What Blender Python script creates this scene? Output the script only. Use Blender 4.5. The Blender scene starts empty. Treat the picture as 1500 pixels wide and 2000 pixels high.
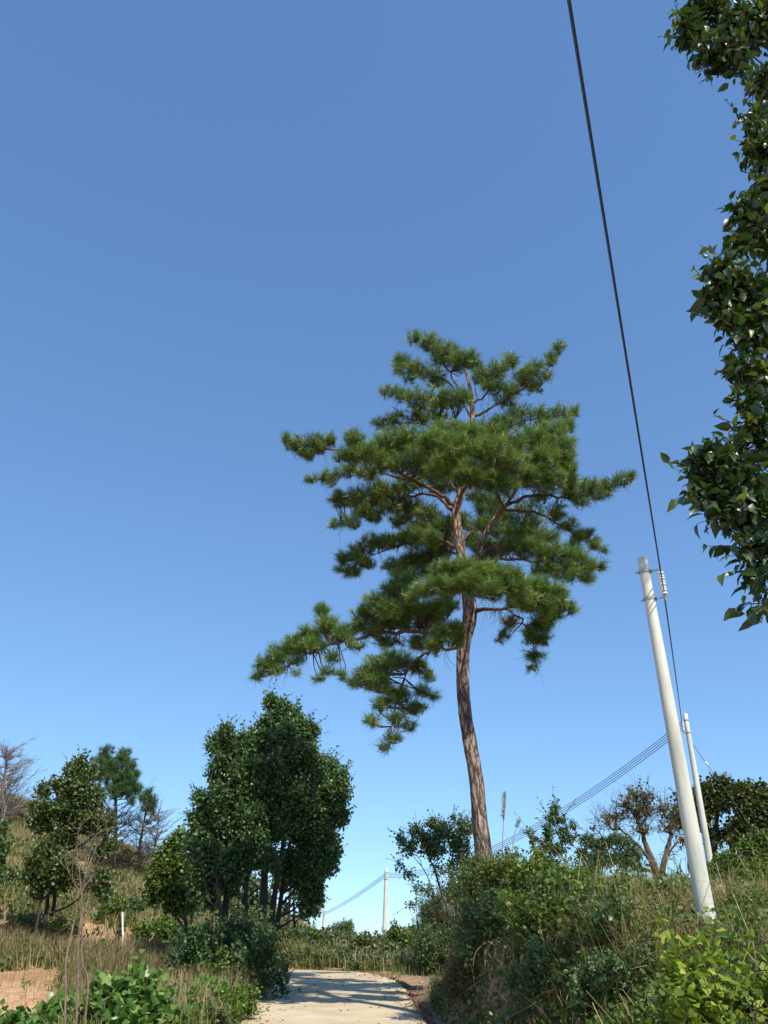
import bpy, math, zlib
import numpy as np
R = math.radians
S = bpy.context.scene
COL = S.collection

# ------------------------------------------------------------------ camera
PITCH = R(28.6); FP = 1556.0; CAMZ = 1.4
cam_d = bpy.data.cameras.new('camera'); cam = bpy.data.objects.new('camera', cam_d); COL.objects.link(cam)
cam_d.sensor_fit = 'HORIZONTAL'; cam_d.sensor_width = 36; cam_d.lens = 36 * FP / 1500
cam_d.clip_start = 0.05; cam_d.clip_end = 8000
cam.location = (0, 0, CAMZ); cam.rotation_euler = (R(90) + PITCH, 0, 0)
S.camera = cam
# ------------------------------------------------------------------ light
SUN_AZ = R(150); SUN_EL = R(47)
w = bpy.data.worlds.new('World'); S.world = w; w.use_nodes = True
nt = w.node_tree; nt.nodes.clear()
sky = nt.nodes.new('ShaderNodeTexSky'); sky.sky_type = 'NISHITA'; sky.sun_disc = False
sky.sun_elevation = SUN_EL; sky.sun_rotation = SUN_AZ
sky.altitude = 1200; sky.air_density = 1.0; sky.dust_density = 0.1; sky.ozone_density = 3.0
bg = nt.nodes.new('ShaderNodeBackground'); bg.inputs[1].default_value = 0.15
wo = nt.nodes.new('ShaderNodeOutputWorld')
# the clear sky with a gentler fall-off towards the horizon: one power curve per channel
sp_ = nt.nodes.new('ShaderNodeSeparateColor'); cb_ = nt.nodes.new('ShaderNodeCombineColor'); nt.links.new(sky.outputs[0], sp_.inputs[0])
for ch, (g_, k_) in enumerate(((.68, .96), (.67, 1.37), (.61, 1.93))):
    a_ = nt.nodes.new('ShaderNodeMath'); a_.operation = 'POWER'; a_.inputs[1].default_value = g_; nt.links.new(sp_.outputs[ch], a_.inputs[0])
    b_ = nt.nodes.new('ShaderNodeMath'); b_.operation = 'MULTIPLY'; b_.inputs[1].default_value = k_; nt.links.new(a_.outputs[0], b_.inputs[0]); nt.links.new(b_.outputs[0], cb_.inputs[ch])
nt.links.new(cb_.outputs[0], bg.inputs[0]); nt.links.new(bg.outputs[0], wo.inputs[0])
sd = bpy.data.lights.new('sun', 'SUN'); sd.energy = 4.9; sd.angle = R(0.53); sd.color = (1.0, 0.93, 0.82)
so = bpy.data.objects.new('sun', sd); COL.objects.link(so)
so.rotation_euler = (R(90) - SUN_EL, 0, math.pi - SUN_AZ); so.location = (20, -30, 40)
S.view_settings.view_transform = 'Standard'; S.view_settings.look = 'None'
S.view_settings.exposure = 0.3; S.view_settings.gamma = 1.0; S.view_settings.use_curve_mapping = False
S.render.resolution_x = 768; S.render.resolution_y = 1024; S.render.engine = 'CYCLES'

# ------------------------------------------------------------------ helpers
def rng(s): return np.random.default_rng(zlib.crc32(str(s).encode()))
CT, ST = math.cos(PITCH), math.sin(PITCH)
def at(px, py, Y):
    """point in the world on the sight line of photo pixel (px,py), Y metres ahead"""
    u = (px - 750) / FP; v = (py - 1000) / FP
    t = Y / (CT + v * ST)
    return np.array([u * t, Y, CAMZ + t * (ST - v * CT)])
def mpp(py, Y):
    v = (py - 1000) / FP
    return Y / (CT + v * ST) / FP
def nrm(a): return a / np.maximum(np.linalg.norm(a, axis=-1, keepdims=True), 1e-9)
def sstep(x): x = np.clip(x, 0, 1); return x * x * (3 - 2 * x)

class MB:
    def __init__(s): s.v = []; s.f = []; s.a = []; s.n = 0
    def add(s, V, F, A=None):
        V = np.asarray(V, dtype=np.float64).reshape(-1, 3); F = np.asarray(F, dtype=np.int64)
        if len(V) == 0 or len(F) == 0: return
        s.v.append(V); s.f.append(F + s.n); s.n += len(V)
        s.a.append(np.zeros((len(F), 3)) if A is None else np.broadcast_to(np.asarray(A, float), (len(F), 3)))
    def build(s, name, mat, parent=None, smooth=False, origin=None):
        V = np.concatenate(s.v)
        if origin is not None: V = V - np.asarray(origin)
        me = bpy.data.meshes.new(name); me.vertices.add(len(V)); me.vertices.foreach_set('co', V.astype(np.float32).ravel())
        loops = np.concatenate([f.ravel() for f in s.f]); tot = np.concatenate([np.full(len(f), f.shape[1]) for f in s.f])
        me.loops.add(len(loops)); me.loops.foreach_set('vertex_index', loops.astype(np.int32))
        me.polygons.add(len(tot)); st = np.concatenate([[0], np.cumsum(tot)[:-1]])
        me.polygons.foreach_set('loop_start', st.astype(np.int32)); me.polygons.foreach_set('loop_total', tot.astype(np.int32))
        at_ = me.attributes.new('var', 'FLOAT_VECTOR', 'FACE'); at_.data.foreach_set('vector', np.concatenate(s.a).astype(np.float32).ravel())
        me.update(calc_edges=True); me.validate()
        if smooth: me.polygons.foreach_set('use_smooth', np.ones(len(me.polygons), dtype=bool))
        me.materials.append(mat)
        o = bpy.data.objects.new(name, me); COL.objects.link(o)
        if parent is not None: o.parent = parent
        return o
def tag(o, label=None, cat=None, group=None, kind=None):
    if label: o['label'] = label
    if cat: o['category'] = cat
    if group: o['group'] = group
    if kind: o['kind'] = kind
    return o
def thing(name, loc, label, cat, group=None):
    o = bpy.data.objects.new(name, None); COL.objects.link(o); o.location = loc; o.empty_display_size = .2
    return tag(o, label, cat, group)

def tube(mb, P, r, n=6, A=(0, 0, 0), cap=False):
    P = np.asarray(P, float); m = len(P); r = np.broadcast_to(np.asarray(r, float), (m,))
    T = nrm(np.gradient(P, axis=0)); ref = np.array([0.31, 0.17, 1.0]) if abs(T[0][2]) < .8 else np.array([1.0, .2, .1])
    a = nrm(np.cross(T, ref)); b = np.cross(T, a)
    th = np.arange(n) / n * 2 * math.pi
    V = P[:, None] + r[:, None, None] * (np.cos(th)[None, :, None] * a[:, None] + np.sin(th)[None, :, None] * b[:, None])
    i = np.arange(m - 1)[:, None] * n; j = np.arange(n)[None]; k = (j + 1) % n
    F = np.stack([i + j, i + k, i + n + k, i + n + j], -1).reshape(-1, 4)
    mb.add(V, F, A)
    if cap:
        for e, idx in ((0, np.arange(n)[::-1]), (m - 1, (m - 1) * n + np.arange(n))):
            mb.add(V.reshape(-1, 3)[idx], np.arange(n)[None], A)
def spline(P, k=6):
    P = np.asarray(P, float)
    if len(P) < 3: return np.array([P[0] + (P[-1] - P[0]) * t for t in np.linspace(0, 1, k + 1)])
    Q = np.vstack([2 * P[0] - P[1], P, 2 * P[-1] - P[-2]]); out = []
    for i in range(1, len(Q) - 2):
        for t in np.linspace(0, 1, k, endpoint=False):
            out.append(.5 * ((2 * Q[i]) + (-Q[i-1] + Q[i+1]) * t + (2*Q[i-1] - 5*Q[i] + 4*Q[i+1] - Q[i+2]) * t*t + (-Q[i-1] + 3*Q[i] - 3*Q[i+1] + Q[i+2]) * t**3))
    out.append(P[-1]); return np.array(out)
def segs(mb, A_, B_, ra, rb, sides=3, sag=None):
    """many thin tapered twigs at once (three-sided), with a bend in the middle"""
    A_ = np.asarray(A_, float).reshape(-1, 3); B_ = np.asarray(B_, float).reshape(-1, 3); n = len(A_)
    if n == 0: return
    M = (A_ + B_) / 2 + (0 if sag is None else sag)
    T = nrm(B_ - A_); a = nrm(np.cross(T, np.array([.3, .2, 1.]))); b = np.cross(T, a)
    th = np.arange(sides) / sides * 2 * math.pi
    ring = np.cos(th)[None, :, None] * a[:, None] + np.sin(th)[None, :, None] * b[:, None]
    ra = np.broadcast_to(ra, (n,))[:, None, None]; rb = np.broadcast_to(rb, (n,))[:, None, None]
    V = np.concatenate([A_[:, None] + ring * ra, M[:, None] + ring * (ra + rb) / 2, B_[:, None] + ring * rb], 1)
    base = np.arange(n)[:, None] * (3 * sides); F = []
    for lv in range(2):
        for j in range(sides):
            k = (j + 1) % sides
            F.append(np.concatenate([base + lv*sides + j, base + lv*sides + k, base + (lv+1)*sides + k, base + (lv+1)*sides + j], 1))
    mb.add(V, np.concatenate(F))

T_BROAD = (np.array([(0,0,0),(.30,.40,.10),(.68,.34,.08),(1,0,-.06),(.68,-.34,.08),(.30,-.40,.10)]), [(0,1,2,3),(0,3,4,5)])
T_LANCE = (np.array([(0,0,0),(.35,.18,.04),(.7,.13,.0),(1,0,-.14),(.7,-.13,.0),(.35,-.18,.04)]), [(0,1,2,3),(0,3,4,5)])
T_HEART = (np.array([(0,0,0),(-.10,.32,.06),(.22,.56,.08),(.62,.36,.03),(1,0,-.12),(.62,-.36,.03),(.22,-.56,.08),(-.10,-.32,.06)]), [(0,1,2,3),(0,3,4,4),(0,4,5,5),(0,5,6,7)])
T_NEAR = (np.array([(0,0,0),(.25,.27,.10),(.6,.23,.04),(1,0,-.24),(.6,-.23,.04),(.25,-.27,.10),(.25,0,.02),(.62,0,-.05)]), [(1,2,7,6),(6,7,4,5),(0,1,6,6),(0,6,5,5),(2,3,7,7),(7,3,4,4)])
T_DIAM = (np.array([(0,0,0),(.5,.36,.05),(1,0,0),(.5,-.36,.05)]), [(0,1,2,3)])
def put_leaves(mb, P, D, N, L, tmpl, A, wid=1.0):
    P = np.asarray(P); n = len(P)
    if n == 0: return
    D = nrm(D); Sd = nrm(np.cross(N, D)); N = np.cross(D, Sd); tv, tf = tmpl
    L = np.broadcast_to(L, (n,))[:, None, None]; wd = np.broadcast_to(wid, (n,))[:, None, None]
    V = P[:, None] + L * (tv[None, :, 0:1] * D[:, None] + wd * tv[None, :, 1:2] * Sd[:, None] + tv[None, :, 2:3] * N[:, None])
    k = len(tv); off = np.arange(n) * k
    tris = [f for f in tf if len(set(f)) == 3]; quads = [f for f in tf if len(set(f)) == 4]
    A = np.broadcast_to(np.asarray(A, float), (n, 3))
    V = V.reshape(-1, 3); first = True
    for grp in (quads, tris):
        if not grp: continue
        g = [list(dict.fromkeys(f)) for f in grp]
        F = (off[:, None, None] + np.array(g)[None]).reshape(-1, len(g[0]))
        AA = np.repeat(A, len(g), axis=0)
        if first: mb.add(V, F, AA); base = mb.n - len(V); first = False
        else:
            mb.f.append(F + base); mb.a.append(AA)
def rdir(r, n): return nrm(r.normal(size=(n, 3)))

def needles(mb, r, P, Ax, n=46, L=.14, wdt=.0045, tone=0.):
    """pine shoots: a brush of long thin needles round each axis"""
    m = len(P); Ax = nrm(Ax)
    a = nrm(np.cross(Ax, rdir(r, m))); b = np.cross(Ax, a)
    ph = r.uniform(0, 2*math.pi, (m, n)); ang = r.uniform(.25, 1.25, (m, n)); s = r.uniform(-.15, .06, (m, n)) * r.uniform(.5, 1.4, (m, 1))
    D = np.cos(ang)[..., None]*Ax[:, None] + np.sin(ang)[..., None]*(np.cos(ph)[..., None]*a[:, None] + np.sin(ph)[..., None]*b[:, None])
    D[..., 2] -= .12; D += r.normal(0, .10, D.shape); D = nrm(D)
    B = P[:, None] + s[..., None] * Ax[:, None]
    Ln = L * r.uniform(.65, 1.15, (m, n)) * r.uniform(.65, 1.25, (m, 1))
    Sd = nrm(np.cross(D, nrm(r.normal(size=(m, n, 3))))) * wdt / 2
    V = np.stack([B - Sd, B + Sd, B + D * Ln[..., None] + Sd*.35, B + D * Ln[..., None] - Sd*.35], 2).reshape(-1, 3)
    F = np.arange(m * n * 4).reshape(-1, 4)
    A = np.stack([r.uniform(0, 1, (m, n)), np.repeat(r.uniform(0, 1, (m, 1)), n, 1), np.full((m, n), tone)], -1).reshape(-1, 3)
    mb.add(V, F, A)

# ------------------------------------------------------------------ materials
def newmat(name):
    m = bpy.data.materials.new(name); m.use_nodes = True; t = m.node_tree; t.nodes.clear()
    return m, t, t.nodes, t.links
def ramp(N, stops):
    c = N.new('ShaderNodeValToRGB'); e = c.color_ramp.elements
    e[0].position, e[0].color = stops[0][0], (*stops[0][1], 1); e[1].position, e[1].color = stops[-1][0], (*stops[-1][1], 1)
    for p, col in stops[1:-1]:
        x = e.new(p); x.color = (*col, 1)
    return c
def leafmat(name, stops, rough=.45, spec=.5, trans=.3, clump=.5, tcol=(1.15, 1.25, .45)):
    """stops: colour ramp over a per-leaf random value mixed with a per-twig one, plus a set tone"""
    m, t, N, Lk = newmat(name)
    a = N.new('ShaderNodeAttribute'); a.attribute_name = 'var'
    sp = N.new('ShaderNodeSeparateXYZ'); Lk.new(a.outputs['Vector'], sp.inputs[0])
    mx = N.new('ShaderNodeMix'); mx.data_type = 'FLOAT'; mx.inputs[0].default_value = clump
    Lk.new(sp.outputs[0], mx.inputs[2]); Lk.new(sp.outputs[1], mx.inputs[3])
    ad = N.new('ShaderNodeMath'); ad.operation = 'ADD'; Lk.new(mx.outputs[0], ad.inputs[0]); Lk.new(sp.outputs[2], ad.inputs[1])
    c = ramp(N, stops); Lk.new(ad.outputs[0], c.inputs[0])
    p = N.new('ShaderNodeBsdfPrincipled'); p.inputs['Roughness'].default_value = rough
    p.inputs['Specular IOR Level'].default_value = spec
    Lk.new(c.outputs[0], p.inputs['Base Color'])
    tr = N.new('ShaderNodeBsdfTranslucent'); mm = N.new('ShaderNodeMix'); mm.data_type = 'RGBA'; mm.blend_type = 'MULTIPLY'
    mm.inputs[0].default_value = 1; mm.inputs[7].default_value = (*tcol, 1); Lk.new(c.outputs[0], mm.inputs[6]); Lk.new(mm.outputs[2], tr.inputs[0])
    ms = N.new('ShaderNodeMixShader'); ms.inputs[0].default_value = trans
    Lk.new(p.outputs[0], ms.inputs[1]); Lk.new(tr.outputs[0], ms.inputs[2])
    o = N.new('ShaderNodeOutputMaterial'); Lk.new(ms.outputs[0], o.inputs[0]); return m
def surfmat(name, stops, scale=4., detail=8., rough=.85, bump=.3, bscale=30., stretch=(1, 1, 1), spec=.3, stops2=None, scale2=.3, bdist=.03):
    m, t, N, Lk = newmat(name)
    tc = N.new('ShaderNodeTexCoord'); mp = N.new('ShaderNodeMapping'); mp.inputs['Scale'].default_value = stretch
    Lk.new(tc.outputs['Object'], mp.inputs[0])
    n1 = N.new('ShaderNodeTexNoise'); n1.inputs['Scale'].default_value = scale; n1.inputs['Detail'].default_value = detail; n1.inputs['Roughness'].default_value = .65
    Lk.new(mp.outputs[0], n1.inputs[0]); c = ramp(N, stops); Lk.new(n1.outputs[0], c.inputs[0]); col = c.outputs[0]
    if stops2:
        n2 = N.new('ShaderNodeTexNoise'); n2.inputs['Scale'].default_value = scale2; n2.inputs['Detail'].default_value = 6
        Lk.new(mp.outputs[0], n2.inputs[0]); c2 = ramp(N, stops2); Lk.new(n2.outputs[0], c2.inputs[0])
        q = N.new('ShaderNodeMix'); q.data_type = 'RGBA'; q.blend_type = 'MULTIPLY'; q.inputs[0].default_value = 1
        Lk.new(col, q.inputs[6]); Lk.new(c2.outputs[0], q.inputs[7]); col = q.outputs[2]
    p = N.new('ShaderNodeBsdfPrincipled'); p.inputs['Roughness'].default_value = rough; p.inputs['Specular IOR Level'].default_value = spec
    Lk.new(col, p.inputs['Base Color'])
    nb = N.new('ShaderNodeTexNoise'); nb.inputs['Scale'].default_value = bscale; nb.inputs['Detail'].default_value = 6; Lk.new(mp.outputs[0], nb.inputs[0])
    b = N.new('ShaderNodeBump'); b.inputs['Strength'].default_value = bump; b.inputs['Distance'].default_value = bdist
    Lk.new(nb.outputs[0], b.inputs['Height']); Lk.new(b.outputs[0], p.inputs['Normal'])
    o = N.new('ShaderNodeOutputMaterial'); Lk.new(p.outputs[0], o.inputs[0]); return m

def barkmat(name, dark, light, top=None, zr=(0, 1), scale=9.):
    """plated bark: stretched cells with dark furrows; optional flaky orange bark higher up"""
    m, t, N, Lk = newmat(name)
    tc = N.new('ShaderNodeTexCoord'); mp = N.new('ShaderNodeMapping'); mp.inputs['Scale'].default_value = (1, 1, .28); Lk.new(tc.outputs['Object'], mp.inputs[0])
    nz = N.new('ShaderNodeTexNoise'); nz.inputs['Scale'].default_value = 6; nz.inputs['Detail'].default_value = 5; Lk.new(mp.outputs[0], nz.inputs[0])
    ad = N.new('ShaderNodeVectorMath'); ad.operation = 'MULTIPLY_ADD'; ad.inputs[1].default_value = (.25, .25, .25); Lk.new(nz.outputs['Color'], ad.inputs[0]); Lk.new(mp.outputs[0], ad.inputs[2])
    vo = N.new('ShaderNodeTexVoronoi'); vo.feature = 'DISTANCE_TO_EDGE'; vo.inputs['Scale'].default_value = scale; Lk.new(ad.outputs[0], vo.inputs['Vector'])
    n2 = N.new('ShaderNodeTexNoise'); n2.inputs['Scale'].default_value = 22; n2.inputs['Detail'].default_value = 6; Lk.new(mp.outputs[0], n2.inputs[0])
    c = ramp(N, [(0, dark), (.09, tuple(.5*(a+b) for a, b in zip(dark, light))), (.22, light)]); Lk.new(vo.outputs['Distance'], c.inputs[0])
    c2 = ramp(N, [(.3, (.55,.5,.47)), (.7, (1.35,1.3,1.25))]); Lk.new(n2.outputs[0], c2.inputs[0])
    q = N.new('ShaderNodeMix'); q.data_type = 'RGBA'; q.blend_type = 'MULTIPLY'; q.inputs[0].default_value = 1; Lk.new(c.outputs[0], q.inputs[6]); Lk.new(c2.outputs[0], q.inputs[7])
    col = q.outputs[2]
    if top:
        sx = N.new('ShaderNodeSeparateXYZ'); Lk.new(tc.outputs['Object'], sx.inputs[0])
        mr = N.new('ShaderNodeMapRange'); mr.inputs[1].default_value, mr.inputs[2].default_value = zr; Lk.new(sx.outputs[2], mr.inputs[0])
        q2 = N.new('ShaderNodeMix'); q2.data_type = 'RGBA'; Lk.new(mr.outputs[0], q2.inputs[0]); Lk.new(col, q2.inputs[6])
        c3 = ramp(N, [(.35, tuple(x*.45 for x in top)), (.5, top), (.7, tuple(min(x*1.5+.1, .8) for x in top))]); Lk.new(n2.outputs[0], c3.inputs[0]); Lk.new(c3.outputs[0], q2.inputs[7]); col = q2.outputs[2]
    p = N.new('ShaderNodeBsdfPrincipled'); p.inputs['Roughness'].default_value = .9; p.inputs['Specular IOR Level'].default_value = .2; Lk.new(col, p.inputs['Base Color'])
    mn = N.new('ShaderNodeMath'); mn.operation = 'MINIMUM'; mn.inputs[1].default_value = .25; Lk.new(vo.outputs['Distance'], mn.inputs[0])
    b = N.new('ShaderNodeBump'); b.inputs['Strength'].default_value = .9; b.inputs['Distance'].default_value = .12; Lk.new(mn.outputs[0], b.inputs['Height']); Lk.new(b.outputs[0], p.inputs['Normal'])
    o = N.new('ShaderNodeOutputMaterial'); Lk.new(p.outputs[0], o.inputs[0]); return m
def plain(name, col, rough=.5, metal=0., spec=.5):
    m, t, N, Lk = newmat(name); p = N.new('ShaderNodeBsdfPrincipled'); p.inputs['Base Color'].default_value = (*col, 1)
    n1 = N.new('ShaderNodeTexNoise'); n1.inputs['Scale'].default_value = 12
    c = ramp(N, [(.3, tuple(x*.8 for x in col)), (.7, tuple(min(1, x*1.1) for x in col))]); Lk.new(n1.outputs[0], c.inputs[0]); Lk.new(c.outputs[0], p.inputs['Base Color'])
    p.inputs['Roughness'].default_value = rough; p.inputs['Metallic'].default_value = metal; p.inputs['Specular IOR Level'].default_value = spec
    o = N.new('ShaderNodeOutputMaterial'); Lk.new(p.outputs[0], o.inputs[0]); return m

M_PINE = leafmat('pine_needles', [(0, (.036,.086,.030)), (.35, (.085,.17,.040)), (.7, (.18,.275,.054)), (1, (.31,.38,.07))], rough=.38, spec=.6, trans=.28, clump=.6)
M_PINE2 = leafmat('far_pine_needles', [(0, (.05,.11,.045)), (1, (.14,.24,.08))], rough=.5, trans=.3)
M_DARK = leafmat('dark_glossy_leaf', [(0, (.038,.075,.026)), (.5, (.072,.138,.048)), (1, (.155,.245,.085))], rough=.40, spec=.6, trans=.28)
M_LEAF = leafmat('hillside_tree_leaf', [(0, (.035,.070,.022)), (.6, (.085,.130,.035)), (1, (.18,.21,.06))], rough=.45, spec=.5, trans=.28)
M_MID = leafmat('mid_green_leaf', [(0, (.045,.090,.022)), (.55, (.11,.175,.038)), (1, (.23,.28,.065))], rough=.5, spec=.3, trans=.32)
M_BRIGHT = leafmat('bright_green_leaf', [(0, (.07,.15,.028)), (.6, (.15,.27,.05)), (1, (.28,.38,.09))], rough=.55, spec=.25, trans=.42)
M_VINE = leafmat('vine_leaf', [(0, (.07,.15,.035)), (.7, (.15,.27,.065)), (.9, (.30,.40,.12)), (.97, (.65,.70,.5))], rough=.55, spec=.25, trans=.4, clump=.2)
M_YELLOW = leafmat('yellowing_leaf', [(0, (.09,.15,.02)), (.45, (.20,.29,.045)), (.8, (.38,.44,.075)), (1, (.66,.62,.14))], rough=.55, spec=.25, trans=.45, clump=.3)
M_OLIVE = leafmat('olive_brown_leaf', [(0, (.034,.055,.018)), (.6, (.085,.110,.032)), (1, (.19,.18,.06))], rough=.45, trans=.25)
M_RUSSET = leafmat('autumn_leaf', [(0, (.07,.09,.035)), (.6, (.15,.165,.06)), (1, (.30,.24,.09))], rough=.5, trans=.3)
M_BLUE = leafmat('grey_green_leaf', [(0, (.06,.105,.05)), (1, (.16,.23,.11))], rough=.55, spec=.3, trans=.35)
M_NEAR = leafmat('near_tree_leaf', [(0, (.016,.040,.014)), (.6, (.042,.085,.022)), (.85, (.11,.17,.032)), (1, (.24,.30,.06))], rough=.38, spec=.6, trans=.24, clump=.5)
M_DRY = leafmat('dry_grass', [(0, (.17,.155,.06)), (.5, (.34,.29,.135)), (1, (.54,.46,.26))], rough=.7, spec=.2, trans=.25, clump=.6, tcol=(1,.95,.7))
M_GRASS = leafmat('green_grass', [(0, (.075,.110,.026)), (.5, (.17,.20,.052)), (1, (.32,.31,.12))], rough=.6, spec=.3, trans=.3, clump=.6)
M_BROWN = leafmat('dead_bracken', [(0, (.07,.05,.025)), (.5, (.15,.11,.055)), (1, (.28,.20,.11))], rough=.8, spec=.1, trans=.15, clump=.5, tcol=(1,.9,.7))
M_TWIG = surfmat('twig_bark', [(.3, (.07,.05,.035)), (.7, (.16,.115,.08))], scale=20, rough=.9)
M_GREYTWIG = surfmat('grey_twig_bark', [(.3, (.16,.13,.11)), (.7, (.30,.26,.22))], scale=20, rough=.9)
M_SAP = surfmat('pinkish_twig_bark', [(.3, (.10,.075,.05)), (.7, (.26,.18,.13))], scale=9, rough=.9)
M_TRUNK = surfmat('dark_trunk_bark', [(.3, (.025,.020,.016)), (.7, (.07,.056,.043))], scale=10, rough=.9, bump=.5, stretch=(1,1,.3))
M_PBARK = barkmat('pine_bark', (.05,.037,.030), (.31,.245,.20), top=(.30,.17,.10), zr=(8.0, 9.6))
M_LIMB = surfmat('pine_limb_bark', [(.3, (.05,.032,.024)), (.6, (.14,.090,.065)), (.8, (.27,.20,.15))], scale=12, rough=.9, bump=.5, stretch=(1,1,.5))
M_CONC = surfmat('pole_concrete', [(.25, (.46,.47,.40)), (.5, (.62,.62,.54)), (.75, (.70,.70,.62))], scale=5, rough=.8, bump=.15, bscale=60, stretch=(1,1,.25), stops2=[(.3, (.70,.69,.65)), (.42, (.9,.9,.87)), (.65, (1,1,1))], scale2=2.2, bdist=.01)
M_STEEL = plain('galvanised_steel', (.42,.43,.42), .45, .6)
M_PORC = plain('white_porcelain', (.78,.78,.74), .2)
M_WIRE = plain('black_cable', (.012,.012,.018), .45)
M_WIRE2 = plain('grey_wire', (.06,.065,.075), .5)

# ------------------------------------------------------------------ terrain
RP = spline(np.array([(0.2,-30),(.1,-10),(0,0),(-.25,8),(-.82,18),(-1.1,23),(-1.35,27),(-2.3,30.2),(-5,32.2),(-10,33.2),(-16,33.6),(-26,33.0),(-40,32)]), 8)
def roadz_s(Y): return np.interp(Y, [-60, 0, 8, 14, 18, 23, 30, 34, 45, 70], [-.3, 0, 0, .03, .11, .34, .64, .70, .75, .8])
def road_dist(x, y):
    sh = np.shape(x); p = np.stack([np.ravel(x), np.ravel(y)], 1); best = np.full(len(p), 1e9)
    for i in range(len(RP) - 1):
        a, b = RP[i], RP[i+1]; d = b - a; tt = np.clip(((p - a) @ d) / (d @ d), 0, 1)
        best = np.minimum(best, np.linalg.norm(p - (a + tt[:, None] * d), axis=1))
    return best.reshape(sh)
def bump_n(x, y, s, k=0):
    return (np.sin(x*s+1.3+k)*np.cos(y*s*1.17+.4*k) + .5*np.sin(x*s*2.3+y*s*1.9+2.1*k) + .25*np.cos(x*s*4.7-y*s*3.9+k)) / 1.75
def ground(x, y):
    x = np.asarray(x, float); y = np.asarray(y, float)
    rz = roadz_s(y); z = rz.copy() if rz.shape else rz
    toe = np.interp(y, [-30, 0, 10, 18, 22, 26, 30, 36, 60], [2.2, 2.0, 1.55, 1.0, 1.25, 2.4, 4.5, 8, 12])
    H = np.interp(y, [-40, 0, 7, 9.5, 11, 14, 17, 20, 60, 200], [.5, .5, .65, .95, 1.25, 1.9, 2.45, 2.5, 2.5, 1.2])
    wid = np.interp(y, [0, 9, 14, 20, 30], [2.6, 2.2, 1.0, 1.0, 4])
    s = sstep((x - toe) / wid); z = z * (1 - s) + H * s
    z = z - .38 * sstep((x - 2.8) / 2.6) * sstep((y - 12.5) / 4) * sstep((70 - y) / 30)
    # left: shallow verge, then the hill
    L = np.maximum(0, -x - 1.2)
    prof = np.interp(L, [0, 3, 8, 14, 22, 30, 60, 200], [0, .5, 3.0, 5.2, 8.1, 10.5, 16, 21])
    up = np.interp(y, [22, 26, 30, 36, 42, 50, 58, 75, 140, 300], [0, .04, .12, .42, .72, 1.0, 1.04, .85, .5, .0])
    z = z + prof * up
    z = z - .35 * sstep((L - 3) / 4) * sstep((24 - y) / 6)
    # far side of the bend: low bank
    z = z + .5 * sstep((y - 34.5) / 3.5) * sstep((6 - x) / 6) * sstep((x + 12) / 6)
    z = z + .10 * bump_n(x, y, .9) * sstep((np.abs(x) - 3.2) / 2)
    z = z + .45 * bump_n(x, y, .21, 2) * sstep((-x - 7) / 6) * sstep((y - 28) / 10)
    z = z - .8 * sstep((y - 120) / 200)
    d = road_dist(x, y); k = sstep((d - 1.9) / .5)
    return (rz - .07) * (1 - k) + z * k
def grid_axis(lo, hi, core_lo, core_hi, step, g=1.12):
    a = list(np.arange(core_lo, core_hi, step)); s = step
    v = a[-1]
    while v < hi: s *= g; v += s; a.append(v)
    v = a[0]; s = step
    while v > lo: s *= g; v -= s; a.insert(0, v)
    return np.array(a)
gx = grid_axis(-3000, 3000, -30, 18, .3); gy = grid_axis(-2000, 4000, 4, 62, .3)
GX, GY = np.meshgrid(gx, gy); GZ = ground(GX, GY)
mb = MB(); nx = len(gx); ny = len(gy)
i = (np.arange(ny-1)[:, None] * nx + np.arange(nx-1)[None]).ravel()
mb.add(np.stack([GX, GY, GZ], -1), np.stack([i, i+1, i+nx+1, i+nx], 1))
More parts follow.
